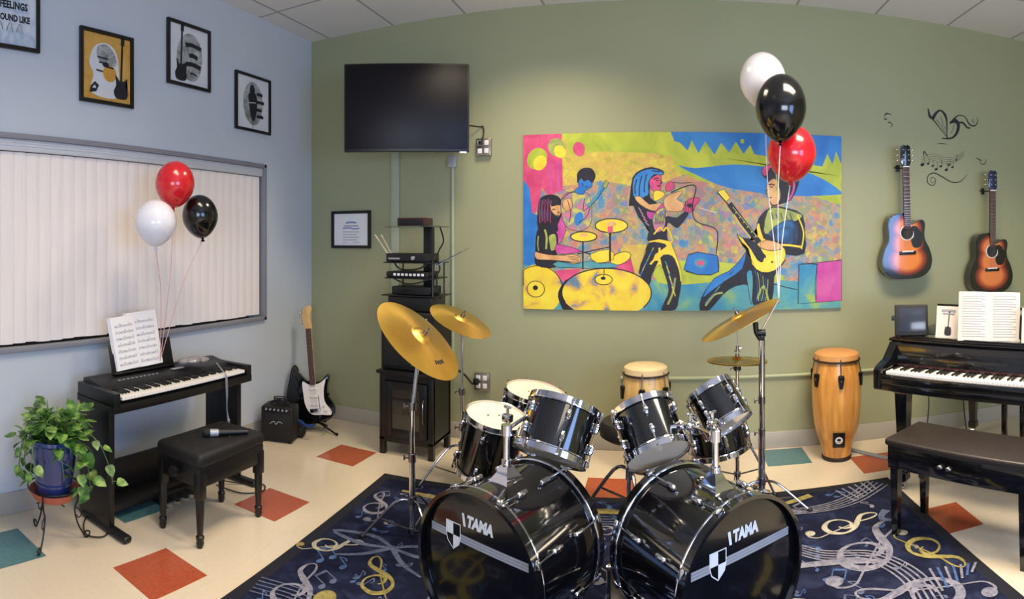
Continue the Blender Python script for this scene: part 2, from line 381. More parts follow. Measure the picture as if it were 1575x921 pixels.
def empty(name, loc=(0, 0, 0), rz=0.0, label=None, cat=None, group=None, rot=None):
    o = bpy.data.objects.new(name, None); C.objects.link(o); o.empty_display_size = 0.1
    o.location = loc; o.rotation_euler = rot if rot is not None else (0, 0, rz)
    return tag(o, label, cat, group)
def tag(o, label=None, cat=None, group=None, kind=None):
    if label: o['label'] = label
    if cat: o['category'] = cat
    if group: o['group'] = group
    if kind: o['kind'] = kind
    return o
def build(name, mb, mats, parent=None, label=None, loc=None, smooth=35, recalc=True):
    if not isinstance(mats, (list, tuple)): mats = [mats]
    if recalc: bmesh.ops.recalc_face_normals(mb.bm, faces=mb.bm.faces)
    me = bpy.data.meshes.new(name); mb.bm.to_mesh(me); mb.bm.free()
    for m_ in mats: me.materials.append(M[m_] if isinstance(m_, str) else m_)
    if smooth:
        me.shade_smooth(); me.set_sharp_from_angle(angle=R(smooth))
    o = bpy.data.objects.new(name, me); C.objects.link(o)
    if loc: o.location = loc
    if parent: o.parent = parent
    if label: o['label'] = label
    return o
def centred(o):
    """Move a top-level mesh's origin to its base centre."""
    me = o.data; xs = [v.co for v in me.vertices]
    c = Vector(((min(p.x for p in xs) + max(p.x for p in xs)) / 2, (min(p.y for p in xs) + max(p.y for p in xs)) / 2, min(p.z for p in xs)))
    me.transform(Matrix.Translation(-c)); o.location = o.matrix_basis @ c if o.parent is None else o.location + c
    return o
def struct(name, mb, mats, parent=None, smooth=35):
    o = build(name, mb, mats, parent, smooth=smooth)
    if parent is None: tag(o, kind='structure')
    return o
def dup(o, parent, loc, rot=None):
    c = o.copy(); C.objects.link(c); c.parent = parent; c.location = loc
    if rot is not None: c.rotation_euler = rot
    return c

class Art:
    """Flat coloured shapes laid in thin layers of paint on one plane (local x right, y up, z out)."""
    def __init__(self, mb, mats, sx=1, sy=1, ox=0, oy=0, z=0.0, dz=0.00025):
        self.mb = mb; self.mats = mats; self.sx, self.sy, self.ox, self.oy = sx, sy, ox, oy; self.z = z; self.dz = dz
    def at(self, sx, sy, ox, oy): self.sx, self.sy, self.ox, self.oy = sx, sy, ox, oy; return self
    def P(self, p): return (p[0] * self.sx + self.ox, p[1] * self.sy + self.oy)
    clip = None
    def poly(self, m, pts, smooth=0):
        q = [self.P(p) for p in pts]
        if smooth: q = spline(q, smooth, True)
        if self.clip:
            x0, x1, y0, y1 = self.clip
            for ax, lim, sg in ((0, x0, 1), (0, x1, -1), (1, y0, 1), (1, y1, -1)):
                o_ = []
                for i, p in enumerate(q):
                    e = q[i - 1]; ip = (p[ax] - lim) * sg >= 0; ie = (e[ax] - lim) * sg >= 0
                    if ip != ie:
                        t = (lim - e[ax]) / (p[ax] - e[ax]); o_.append((e[0] + (p[0] - e[0]) * t, e[1] + (p[1] - e[1]) * t))
                    if ip: o_.append(p)
                q = o_
            if len(q) < 3: return self
        self.z += self.dz; self.mb.mi = self.mats.index(m)
        vs = [self.mb.v((x, y, self.z)) for x, y in q]
        f = self.mb.f(vs)
        if f is not None:
            bmesh.ops.triangulate(self.mb.bm, faces=[f])
        return self
    def line(self, m, pts, w, smooth=4):
        q = [self.P(p) for p in pts]
        n0 = len(q)
        if smooth and n0 > 2: q = spline(q, smooth)
        if self.clip: q = [(min(max(p[0], self.clip[0]), self.clip[1]), min(max(p[1], self.clip[2]), self.clip[3])) for p in q]
        n = len(q); ws = w if hasattr(w, '__len__') else [w] * n
        if len(ws) != n:
            src = list(ws); ws = []
            for i in range(n):
                t = i / (n - 1) * (len(src) - 1); k = min(int(t), len(src) - 2); ws.append(src[k] + (src[k + 1] - src[k]) * (t - k))
        self.z += self.dz; self.mb.mi = self.mats.index(m); prev = None
        for i in range(n):
            a = q[max(i - 1, 0)]; b_ = q[min(i + 1, n - 1)]; dx, dy = b_[0] - a[0], b_[1] - a[1]; l = math.hypot(dx, dy) or 1
            nx, ny = -dy / l * ws[i] / 2, dx / l * ws[i] / 2
            zz = self.z + 4 * self.dz * i / n if n > 24 else self.z
            cur = (self.mb.v((q[i][0] + nx, q[i][1] + ny, zz)), self.mb.v((q[i][0] - nx, q[i][1] - ny, zz)))
            if prev: self.mb.f([prev[0], prev[1], cur[1], cur[0]])
            prev = cur
        if n > 24: self.z += 4 * self.dz
        return self
    def inked(self, m, pts, smooth=0, w=0.0035, ink='black'):
        self.poly(m, pts, smooth); q = spline(list(pts), max(smooth, 1), True) if smooth else list(pts)
        return self.line(ink, q + [q[0]], w, 0)
    def ell(self, m, c, rx, ry=None, rot=0, n=28):
        ry = rx if ry is None else ry; ca, sa = math.cos(rot), math.sin(rot)
        return self.poly(m, [(c[0] + rx * math.cos(2 * PI * i / n) * ca - ry * math.sin(2 * PI * i / n) * sa, c[1] + rx * math.cos(2 * PI * i / n) * sa + ry * math.sin(2 * PI * i / n) * ca) for i in range(n)])
    def ring(self, m, c, rx, ry, w, rot=0, a0=0, a1=2 * PI, n=32):
        ca, sa = math.cos(rot), math.sin(rot)
        return self.line(m, [(c[0] + rx * math.cos(a0 + (a1 - a0) * i / n) * ca - ry * math.sin(a0 + (a1 - a0) * i / n) * sa, c[1] + rx * math.cos(a0 + (a1 - a0) * i / n) * sa + ry * math.sin(a0 + (a1 - a0) * i / n) * ca) for i in range(n + 1)], w, 0)
    def text(self, m, s, x, y, size, italic=0.0, bold=0.0, width=None, rot=0.0):
        cu = bpy.data.curves.new('lettering', 'FONT'); cu.body = s; cu.size = size; cu.align_x = 'CENTER'; cu.align_y = 'CENTER'
        cu.shear = italic; cu.offset = bold; cu.resolution_u = 2
        to = bpy.data.objects.new('lettering', cu); C.objects.link(to); bpy.context.view_layer.update()
        me = bpy.data.meshes.new_from_object(to.evaluated_get(bpy.context.evaluated_depsgraph_get()))
        self.z += self.dz; self.mb.mi = self.mats.index(m)
        xs = [v.co.x for v in me.vertices]; k = (width / (max(xs) - min(xs))) if width and xs else 1
        ca, sa = math.cos(rot), math.sin(rot); cx, cy = self.P((x, y))
        vs = [self.mb.v((cx + v.co.x * k * ca - v.co.y * sa, cy + v.co.x * k * sa + v.co.y * ca, self.z)) for v in me.vertices]
        for p in me.polygons: self.mb.f([vs[i] for i in p.vertices])
        bpy.data.objects.remove(to); bpy.data.curves.remove(cu); bpy.data.meshes.remove(me)
        return self

# ------------------------------------------------------------------ the room
XL, XR, YB, YF, ZC = -2.92, 3.10, 4.22, -2.5, 3.22
struct('floor', MB().box(((XL + XR) / 2, (YB + YF) / 2, -0.05), (XR - XL + 0.4, YB - YF + 0.4, 0.1)), 'floor')
struct('ceiling', MB().box(((XL + XR) / 2, (YB + YF) / 2, ZC + 0.05), (XR - XL + 0.4, YB - YF + 0.4, 0.1)), 'ceiling')
struct('wall_back', MB().box(((XL + XR) / 2, YB + 0.1, ZC / 2), (XR - XL + 0.4, 0.2, ZC)), 'green')
# left wall with a real opening for the window
WY0, WY1, WZ0, WZ1 = 0.45, 3.57, 0.885, 2.09
wl = MB()
for (y0, y1, z0, z1) in ((YF, WY0, 0, ZC), (WY1, YB, 0, ZC), (WY0, WY1, 0, WZ0), (WY0, WY1, WZ1, ZC)):
    wl.box((XL - 0.1, (y0 + y1) / 2, (z0 + z1) / 2), (0.2, y1 - y0, z1 - z0))
struct('wall_left', wl, 'blue')
wr = MB()
for (y0, y1, z0, z1) in ((YF, -1.6, 0, ZC), (0.7, YB, 0, ZC), (-1.6, 0.7, 0, 0.9), (-1.6, 0.7, 2.4, ZC)):
    wr.box((XR + 0.1, (y0 + y1) / 2, (z0 + z1) / 2), (0.2, y1 - y0, z1 - z0))
struct('wall_right', wr, 'green')
struct('wall_front', MB().box(((XL + XR) / 2, YF - 0.1, ZC / 2), (XR - XL + 0.4, 0.2, ZC)), 'white_wall')
for n, c, s in (('baseboard_back', ((XL + XR) / 2, YB - 0.006, 0.06), (XR - XL, 0.012, 0.12)), ('baseboard_left', (XL + 0.006, (YB + YF) / 2, 0.06), (0.012, YB - YF, 0.12)),
                ('baseboard_right', (XR - 0.006, (YB + YF) / 2, 0.06), (0.012, YB - YF, 0.12))):
    struct(n, MB().box(c, s, 0.004), 'base')
# coloured tiles let into the floor
TS = 0.3048
for i, (x, y, c) in enumerate(((-2.15, 3.54, 'red'), (-2.10, 2.64, 'red'), (-2.03, 1.74, 'red'), (-2.60, 1.24, 'teal'), (0.80, 4.03, 'teal'), (-0.36, 3.56, 'red'), (1.38, 3.76, 'red'), (1.43, 2.85, 'red'), (-2.645, 2.06, 'teal'))):
    o = struct('floor_tile', MB(Matrix.Translation((x, y, 0)) @ Matrix.Rotation(R((-3, -3, -4, 0, 1, 1, 1, 1, -3)[i]), 4, 'Z')).box((0, 0, 0.0006), (TS, TS, 0.0012)), 'tile_' + c)
    o.name = 'trim_%d' % (i + 1)
# window: frame, reveal, glass behind the blind
fr = MB(); t = 0.030
for (c, s) in (((XL + 0.004, (WY0 + WY1) / 2, WZ1 - t / 2), (0.05, WY1 - WY0, t)), ((XL + 0.004, (WY0 + WY1) / 2, WZ0 + t / 2), (0.05, WY1 - WY0, t)),
               ((XL + 0.004, WY1 - 0.015, (WZ0 + WZ1) / 2), (0.05, 0.03, WZ1 - WZ0)), ((XL + 0.004, WY0 + 0.015, (WZ0 + WZ1) / 2), (0.05, 0.03, WZ1 - WZ0))):
    fr.box(c, s, 0.004)
win = struct('window_1', fr, 'alud')
struct('window_pane', MB().box((XL - 0.16, (WY0 + WY1) / 2, (WZ0 + WZ1) / 2), (0.006, WY1 - WY0, WZ1 - WZ0)), 'glass', win)
bl = empty('vertical_blind', (XL - 0.02, (WY0 + WY1) / 2, WZ0 + 0.04), label='closed cream vertical blind filling the long window on the blue wall', cat='window blind')
b0 = Vector(bl.location)
build('headrail', MB(Matrix.Translation(-b0)).box((XL - 0.012, (WY0 + WY1) / 2, WZ1 - 0.062), (0.045, WY1 - WY0 - 0.06, 0.064), 0.004).box((XL + 0.012, (WY0 + WY1) / 2, WZ1 - 0.050), (0.004, WY1 - WY0 - 0.06, 0.004)).box((XL + 0.012, (WY0 + WY1) / 2, WZ1 - 0.066), (0.004, WY1 - WY0 - 0.06, 0.004)), 'rail', bl)
sl = MB(Matrix.Translation(-b0)); n = 38
for i in range(n):
    y = WY0 + 0.045 + (i + 0.5) * (WY1 - WY0 - 0.09) / n; wd = (WY1 - WY0 - 0.09) / n * 1.12
    x0 = XL - 0.02; zt = WZ1 - 0.098; zb = WZ0 + 0.045 + random.uniform(-.004, .004)
    pr = []
    for k in range(5):
        s = k / 4 - 0.5; pr.append((x0 + 0.006 * (1 - 4 * s * s) + s * 0.012, y + s * wd))
    fv = [sl.v((px, py, zb)) for px, py in pr]; tv = [sl.v((px, py, zt)) for px, py in pr]
    bv = [sl.v((px - 0.0015, py, zb)) for px, py in pr]; cv = [sl.v((px - 0.0015, py, zt)) for px, py in pr]
    for k in range(4):
        sl.f([fv[k], fv[k + 1], tv[k + 1], tv[k]]); sl.f([bv[k], cv[k], cv[k + 1], bv[k + 1]]); sl.f([tv[k], tv[k + 1], cv[k + 1], cv[k]]); sl.f([fv[k], bv[k], bv[k + 1], fv[k + 1]])
    sl.f([fv[0], tv[0], cv[0], bv[0]]); sl.f([fv[4], bv[4], cv[4], tv[4]])
build('slats', sl, 'slat', bl)

# ------------------------------------------------------------------ rug
RC = Vector((-0.16, 2.20, 0.002)); RW, RL = 3.10, 2.44
rug = MB(); rug.box((0, 0, 0.004), (RW, RL, 0.008), 0.002)
rm = ['base', 'edge', 'silver', 'slate', 'goldyarn', 'cream', 'lightblue']
RM = [RUGB] + [RUGC[k] for k in rm[1:]]
ra = Art(rug, rm, z=0.0081, dz=0.000004)
for (c, s) in (((0, RL / 2 - 0.03), (RW / 2, 0.03)), ((0, -RL / 2 + 0.03), (RW / 2, 0.03)), ((RW / 2 - 0.03, 0), (0.03, RL / 2)), ((-RW / 2 + 0.03, 0), (0.03, RL / 2))):
    ra.poly('edge', [(c[0] - s[0], c[1] - s[1]), (c[0] + s[0], c[1] - s[1]), (c[0] + s[0], c[1] + s[1]), (c[0] - s[0], c[1] + s[1])])
def rloc(f):
    return f
CLEF = [(0.02, -0.02), (0.10, 0.02), (0.11, 0.12), (0.0, 0.17), (-0.13, 0.10), (-0.17, -0.05), (-0.06, -0.19), (0.10, -0.18), (0.20, -0.04), (0.16, 0.14), (0.04, 0.28), (-0.06, 0.42), (-0.03, 0.56), (0.05, 0.60), (0.09, 0.48), (0.06, 0.2), (0.09, -0.2), (0.10, -0.40), (0.0, -0.48), (-0.08, -0.42)]
def clef(x, y, s, rot, m, m2=None):
    ca, sa = math.cos(rot), math.sin(rot)
    T = lambda p: (x + s * (p[0] * ca - p[1] * sa), y + s * (p[0] * sa + p[1] * ca))
    ra.line(m, [T(p) for p in CLEF], [s * 0.62 * v for v in (0.03, 0.06, 0.09, 0.06, 0.04, 0.07, 0.13, 0.12, 0.06, 0.10, 0.13, 0.09, 0.04, 0.03, 0.05, 0.03, 0.03, 0.03, 0.04, 0.03)], 5)
    ra.ell(m2 or m, T((-0.05, -0.42)), 0.065 * s)
def note(x, y, s, rot, m, two=False):
    ca, sa = math.cos(rot), math.sin(rot)
    T = lambda p: (x + s * (p[0] * ca - p[1] * sa), y + s * (p[0] * sa + p[1] * ca))
    ra.ell(m, T((0, 0)), 0.26 * s, 0.18 * s, rot + 0.4, 14)
    ra.line(m, [T((0.24, 0.05)), T((0.24, 1.1))], 0.08 * s, 0)
    if two:
        ra.ell(m, T((0.8, 0.1)), 0.26 * s, 0.18 * s, rot + 0.4, 14); ra.line(m, [T((1.04, 0.15)), T((1.04, 1.2))], 0.08 * s, 0); ra.line(m, [T((0.2, 1.08)), T((1.08, 1.2))], 0.2 * s, 0)
    else: ra.line(m, [T((0.24, 1.1)), T((0.5, 0.8)), T((0.45, 0.5))], 0.1 * s)
def staff(pts, gap0, gap1, m, w=0.008, n=5):
    q = spline(pts, 8); k = len(q)
    for j in range(n):
        o_ = []
        for i, p in enumerate(q):
            a = q[max(i - 1, 0)]; b_ = q[min(i + 1, k - 1)]; dx, dy = b_[0] - a[0], b_[1] - a[1]; l = math.hypot(dx, dy) or 1
            g = (gap0 + (gap1 - gap0) * i / (k - 1)) * (j - (n - 1) / 2)
            o_.append((p[0] - dy / l * g, p[1] + dx / l * g))
        ra.line(m, o_, w, 0)
rnd = random.Random(5)
def W(x, y): return (x - RC.x, y - RC.y)
for k in range(190):
    x, y = rnd.uniform(-RW / 2 + 0.12, RW / 2 - 0.12), rnd.uniform(-RL / 2 + 0.12, RL / 2 - 0.12)
    note(x, y, rnd.uniform(0.045, 0.085), rnd.uniform(-1.2, 1.2), rnd.choice(('lightblue', 'slate', 'slate', 'lightblue', 'silver')), rnd.random() < 0.4)
# left side
staff([W(-1.66, 2.02), W(-1.45, 2.05), W(-1.25, 1.98), W(-1.0, 2.0), W(-0.8, 2.2)], 0.028, 0.02, 'slate')
clef(*W(-1.50, 2.05), 0.42, 0.2, 'silver'); clef(*W(-1.22, 1.92), 0.72, 2.3, 'goldyarn', 'goldyarn'); clef(*W(-1.22, 2.30), 0.36, 0.5, 'goldyarn', 'cream')
clef(*W(-1.55, 2.95), 0.34, 0.3, 'silver'); clef(*W(-1.58, 2.48), 0.30, -0.9, 'cream', 'goldyarn')
ra.ell('goldyarn', W(-1.36, 2.10), 0.045, 0.06)
for sx in (-1, 1):
    ra.line('slate', [W(-1.28, 2.60), W(-1.28 + sx * 0.14, 2.665), W(-1.28 + sx * 0.34, 2.62), W(-1.28 + sx * 0.16, 2.57), W(-1.28, 2.60)], [0.015, 0.03, 0.02, 0.03, 0.015])
    ra.line('slate', [W(-1.28, 2.60), W(-1.28 + sx * 0.10, 2.49), W(-1.28 + sx * 0.22, 2.42)], [0.03, 0.025, 0.012])
ra.line('goldyarn', [W(-1.33, 1.70), W(-1.16, 1.93), W(-1.00, 2.02), W(-0.82, 1.92), W(-0.74, 1.70)], [0.02, 0.03, 0.05, 0.07, 0.07])
for k in range(9):
    ra.line('slate', [W(-0.80 + 0.02 * k, 2.28), W(-0.86 + 0.02 * k, 2.10), W(-0.92 + 0.015 * k, 1.90)], 0.006)
staff([W(-1.4, 3.15), W(-1.1, 3.16), W(-0.7, 3.22), W(-0.3, 3.12), W(0.2, 3.22)], 0.02, 0.03, 'slate')
ra.line('goldyarn', [W(-1.5, 3.22), W(-1.25, 3.20), W(-1.05, 3.12)], [0.02, 0.05, 0.02]); ra.line('goldyarn', [W(-0.5, 3.2), W(-0.3, 3.24), W(-0.1, 3.19)], [0.05, 0.06, 0.02])
clef(*W(-0.42, 2.75), 0.5, 0.7, 'silver'); clef(*W(-0.35, 2.25), 0.6, -0.6, 'slate'); clef(*W(-0.30, 3.02), 0.24, 1.8, 'silver')
# right side
staff([W(0.62, 3.06), W(0.58, 2.86), W(0.72, 2.68), W(0.95, 2.58), W(1.05, 2.35), W(1.02, 2.05)], 0.014, 0.030, 'silver', 0.010)
staff([W(0.55, 3.16), W(0.85, 3.14), W(1.08, 3.20), W(1.30, 3.36)], 0.010, 0.034, 'silver', 0.009)
for k in range(6): ra.line('silver', [W(1.08 + 0.035 * k, 3.17 + 0.02 * k), W(1.02 + 0.045 * k, 3.34 + 0.015 * k)], 0.012, 0)
ra.line('goldyarn', [W(0.52, 3.24), W(0.68, 3.25), W(0.86, 3.32)], [0.03, 0.035, 0.05]); ra.ell('goldyarn', W(0.46, 3.10), 0.05, 0.045); ra.ell('silver', W(0.60, 3.02), 0.06, 0.05)
clef(*W(0.90, 2.92), 0.40, -1.25, 'cream', 'cream'); clef(*W(0.92, 2.62), 0.62, -0.75, 'silver', 'silver'); clef(*W(1.22, 2.56), 0.42, 3.5, 'goldyarn', 'cream')
clef(*W(0.52, 2.28), 0.42, 1.0, 'cream', 'cream'); clef(*W(1.08, 2.20), 0.55, 1.2, 'silver', 'silver'); clef(*W(0.42, 2.85), 0.5, 0.1, 'slate')
for k in range(7): ra.line('lightblue' if k % 2 else 'silver', [W(1.12 + 0.03 * k, 2.20 + 0.01 * k), W(1.15 + 0.035 * k, 2.38 - 0.01 * k)], 0.012, 0)
ra.line('silver', [W(0.35, 2.62), W(0.75, 2.60), W(1.0, 2.52)], [0.02, 0.05, 0.03]); ra.line('slate', [W(1.20, 3.0), W(1.14, 2.92), W(1.22, 2.85)], [0.05, 0.03, 0.03])
ra.line('goldyarn', [W(0.60, 2.05), W(0.85, 2.10), W(1.02, 2.06)], [0.03, 0.06, 0.03])
o = build('area_rug', rug, RM, recalc=False, smooth=0); o.location = RC; o.rotation_euler = (0, 0, R(2.2))
tag(o, 'large navy rug patterned with clefs, staves and notes under the drum kit', 'rug')

# ------------------------------------------------------------------ wall hangings
def picture(name, kind, loc, rotz, w_, h_, fw, label, art=None, mats=('paper', 'ink'), group=None, bg='paper', tilt=0):
    """Framed picture; local x right, z up, faces local -y."""
    t = empty(name, loc, rotz, label, 'picture', group); t.rotation_euler = (0, tilt, rotz)
    f = MB()
    for c, s in (((0, -0.011, h_ / 2 - fw / 2), (w_, 0.022, fw)), ((0, -0.011, -h_ / 2 + fw / 2), (w_, 0.022, fw)), ((-w_ / 2 + fw / 2, -0.011, 0), (fw, 0.022, h_ - 2 * fw + 0.002)), ((w_ / 2 - fw / 2, -0.011, 0), (fw, 0.022, h_ - 2 * fw + 0.002))):
        f.box(c, s, 0.002)
    build('frame', f, 'frame', t)
    pm = [M[k] if isinstance(k, str) else k for k in mats]
    p = MB(); names = list(range(len(mats)))
    p.box((0, -0.005, 0), (w_ - 2 * fw + 0.004, 0.008, h_ - 2 * fw + 0.004))
    p.M = Matrix.Rotation(PI / 2, 4, 'X')       # x right, y up, z towards the viewer
    a = Art(p, list(mats), z=0.0095, dz=0.0001)
    if art: art(a)
    build('print', p, pm, t, recalc=False, smooth=0)
    return t
g1 = M['poster_gold'] = mottle('poster_gold_print', ((0.3, (206, 150, 60)), (0.7, (226, 178, 90))), 12)
M['postergrey'] = mottle('poster_grey_wash', ((0.35, (120, 122, 116)), (0.65, (190, 192, 190))), 18)
M['posterwhite'] = mat('poster_white', (222, 224, 226), 0.4, vary=0.03)
M['posterorange'] = mat('poster_orange', (214, 156, 60), 0.4, vary=0.06)
M['posterblue'] = mottle('poster_pale_blue_wash', ((0.35, (170, 188, 210)), (0.65, (222, 226, 232))), 10)
M['inkblue'] = mat('violet_blue_ink', (130, 140, 190), 0.7)
def guitar_sil(a, m, x, y, s, flip=1):
    a.poly(m, [(x - 0.045 * s, y), (x, y - 0.01 * s), (x + 0.045 * s, y), (x + 0.055 * s, y + 0.04 * s), (x + 0.035 * s, y + 0.08 * s), (x + 0.05 * s, y + 0.13 * s), (x + 0.02 * s, y + 0.11 * s), (x - 0.02 * s, y + 0.11 * s), (x - 0.045 * s, y + 0.145 * s), (x - 0.04 * s, y + 0.08 * s), (x - 0.058 * s, y + 0.04 * s)], 4)
    a.line(m, [(x, y + 0.1 * s), (x + 0.01 * s, y + 0.36 * s)], 0.016 * s, 0); a.poly(m, [(x - 0.004 * s, y + 0.34 * s), (x + 0.026 * s, y + 0.34 * s), (x + 0.03 * s, y + 0.41 * s), (x + 0.0 * s, y + 0.40 * s)])
def pA(a):
    a.poly('posterblue', [(-0.17, -0.2), (0.17, -0.2), (0.17, 0.2), (-0.17, 0.2)])
    a.poly('ink', [(-0.16, 0.14), (-0.05, 0.16), (0.08, 0.13), (0.15, 0.19), (-0.16, 0.19)], 4)
    a.text('ink', 'FEELINGS', 0.035, 0.025, 0.055, bold=0.0025, width=0.17); a.text('ink', 'SOUND LIKE', 0.035, -0.045, 0.048, bold=0.0025, width=0.20)
    for k in range(4): a.line('postergrey', [(-0.13 + 0.06 * k, -0.12), (-0.11 + 0.06 * k, -0.07), (-0.09 + 0.06 * k, -0.12)], 0.006)
def pB(a):
    for k in range(12):
        t = k * PI / 6; a.poly('posterorange', [(0.01, 0.0), (0.28 * math.cos(t), 0.28 * math.sin(t)), (0.28 * math.cos(t + .22), 0.28 * math.sin(t + .22))]) if abs(math.cos(t)) < 0.0 else None
    a.poly('posterwhite', [(-0.09, 0.12), (0.0, 0.15), (0.07, 0.10), (0.09, -0.04), (0.08, -0.16), (-0.02, -0.18), (-0.12, -0.15), (-0.10, -0.05), (-0.13, 0.02)], 5)
    a.poly('postergrey', [(-0.07, 0.12), (0.0, 0.14), (0.06, 0.09), (0.06, 0.02), (-0.06, 0.04)], 4)
    a.ell('posterorange', (0.02, -0.03), 0.05)
    for k, (x, y, l) in enumerate(((-0.07, 0.06, 0.08), (-0.06, 0.03, 0.06), (-0.02, 0.01, 0.07), (-0.08, -0.02, 0.05))): a.line('ink', [(x, y), (x + l, y - 0.004)], 0.010, 0)
    a.ell('ink', (-0.01, 0.02), 0.025, 0.016); a.poly('ink', [(-0.12, -0.12), (-0.09, -0.09), (-0.06, -0.11), (-0.08, -0.15), (-0.13, -0.16)]); a.poly('posterwhite', [(-0.11, -0.13), (-0.09, -0.11), (-0.08, -0.13)])
    guitar_sil(a, 'ink', 0.105, -0.165, 0.95)
def pC(a):
    a.poly('postergrey', [(-0.05, -0.15), (0.06, -0.16), (0.12, -0.05), (0.11, 0.08), (0.04, 0.15), (-0.05, 0.13), (-0.11, 0.03), (-0.10, -0.08)], 5)
    for k, (y, l, h) in enumerate(((0.07, 0.17, 0.028), (0.0, 0.10, 0.03), (-0.06, 0.16, 0.03), (-0.12, 0.08, 0.012))): a.line('ink', [(0.03 - l / 2 + 0.02, y), (0.03, y + 0.008), (0.03 + l / 2, y - 0.004)], h)
    guitar_sil(a, 'ink', -0.075, -0.17, 0.95)
def pD(a):
    a.ell('postergrey', (0.0, 0.0), 0.115, 0.165); a.ell('ink', (-0.01, 0.10), 0.03, 0.04); a.poly('ink', [(-0.05, 0.07), (0.03, 0.08), (0.045, -0.02), (0.02, -0.12), (-0.02, -0.12), (-0.05, 0.0)], 4)
    for k, (y, l) in enumerate(((0.08, 0.07), (0.02, 0.09), (-0.04, 0.06), (-0.09, 0.08))): a.line('ink', [(0.04, y), (0.04 + l, y)], 0.024, 0)
    a.line('ink', [(-0.005, -0.19), (-0.005, -0.1)], 0.004, 0); a.line('posterwhite', [(-0.05, 0.0), (0.03, 0.01)], 0.006, 0)
LR = -PI / 2   # faces +x, off the left wall: local -y -> +x is rotation +90
LR = PI / 2
X0 = XL + 0.001
picture('framed_poster', 'poster', (X0, 1.415, 2.765), LR, 0.39, 0.43, 0.022, 'black framed pale blue lettered poster at the far left edge of the blue wall', pA, ('paper', 'ink', 'posterblue', 'postergrey'))
picture('framed_poster', 'poster', (X0, 2.077, 2.54), LR, 0.395, 0.44, 0.022, 'black framed golden yellow poster with a dark guitar on the blue wall', pB, ('poster_gold', 'ink', 'posterwhite', 'postergrey', 'posterorange'))
picture('framed_poster', 'poster', (X0, 2.758, 2.75), LR, 0.40, 0.43, 0.022, 'highest poster on the blue wall, white with a black guitar on its left side', pC, ('posterwhite', 'ink', 'postergrey'))
picture('framed_poster', 'poster', (X0, 3.427, 2.54), LR, 0.41, 0.43, 0.020, 'black framed white poster with a grey oval and figure, nearest the green wall corner', pD, ('posterwhite', 'ink', 'postergrey'))
def pE(a):
    a.line('inkblue', [(-0.05, 0.055), (0.0, 0.06), (0.05, 0.055)], 0.014); a.line('inkblue', [(-0.07, 0.03), (0.07, 0.03)], 0.008, 0)
    a.line('inkblue', [(-0.08, 0.01), (-0.02, 0.014), (0.03, 0.005), (0.08, 0.01)], 0.01)
    for k in range(4): a.line('inkgrey', [(-0.08, -0.02 - 0.022 * k), (0.08 - 0.02 * (k % 2), -0.02 - 0.022 * k)], 0.005, 0)
    a.line('inkblue', [(-0.08, -0.108), (-0.03, -0.106)], 0.004, 0); a.line('inkblue', [(0.02, -0.108), (0.08, -0.106)], 0.004, 0)
picture('framed_certificate', 'certificate', (-2.516, YB - 0.001, 1.592), 0, 0.375, 0.31, 0.024, 'small black framed white certificate on the green wall left of the rack', pE, ('paper', 'inkblue', 'inkgrey'))

# mural canvas (2.31 x 1.27 m), local x right, y up from the top left corner in photo-measured centimetres
mk = list(A_.keys()); mm = [A_[k] for k in mk]
T = empty('mural_canvas', (-1.06, YB - 0.001, 2.262), label='wide colourful painting of a rock band with drummer, singer and guitarists', cat='painting')
mb = MB()
mb.mi = mk.index('yellowy'); mb.box((1.1575, -0.012, -0.625), (2.315, 0.022, 1.27), 0.003)
mb.M = Matrix.Rotation(PI / 2, 4, 'X')
S = 2.315 / 487
a = Art(mb, mk, z=0.0232, dz=0.000008); a.clip = (0.001, 2.314, -1.259, 0.009)
Z1 = lambda: a.at(S * .3257, -S * .3257, -16 * S, 19 * S)      # left half sheet
Z2 = lambda: a.at(S * .3257, -S * .3257, 234 * S, 19 * S)      # right half sheet
Z3 = lambda: a.at(S * .2496, -S * .2496, 134 * S, -41 * S)     # singer sheet
Z4 = lambda: a.at(S * .2496, -S * .2496, -6 * S, -41 * S)      # drummer sheet
Z0 = lambda: a.at(S, -S, 0, 0)
Z0()
a.poly('crowd', [(2, 90), (60, 78), (120, 70), (190, 82), (250, 60), (330, 78), (485, 90), (485, 250), (2, 250)])
a.poly('lime', [(60, -3), (490, -3), (485, 60), (400, 50), (330, 44), (250, 40), (200, 30), (120, 26), (80, 30)])
a.poly('lime', [(225, 30), (300, 36), (420, 54), (485, 60), (485, 105), (440, 92), (330, 80), (270, 72), (232, 56)])
a.poly('blue', [(224, -3), (490, -3), (488, 44), (478, 22), (472, 42), (464, 26), (456, 46), (440, 44), (390, 42), (378, 34), (350, 30), (344, 16), (334, 30), (322, 12), (312, 28), (300, 14), (290, 32), (276, 12), (266, 30), (256, 10), (250, 26), (238, 14), (230, 12)])
a.poly('blue', [(236, 48), (262, 52), (320, 46), (380, 50), (440, 58), (486, 84), (470, 90), (400, 92), (340, 86), (300, 78), (262, 62)], 3)
a.ell('lime', (332, 11), 3, 3.5)
a.poly('pink', [(0, -3), (60, -3), (62, 84), (40, 92), (30, 80), (20, 118), (8, 120), (0, 80)])
a.poly('blue', [(0, 66), (10, 80), (14, 118), (24, 122), (30, 204), (0, 204)])
a.line('magenta', [(42, 40), (44, 90)], 4 * S, 0); a.line('magenta', [(54, 40), (56, 84)], 4 * S, 0)
a.poly('teal', [(0, 196), (60, 214), (130, 224), (210, 218), (300, 216), (486, 226), (486, 268), (0, 268)])
a.poly('lime', [(200, 200), (240, 190), (330, 196), (395, 214), (370, 226), (300, 222), (240, 226), (206, 222)], 3)
a.poly('yellowy', [(150, 172), (200, 170), (196, 212), (166, 216)], 3)
Z1()
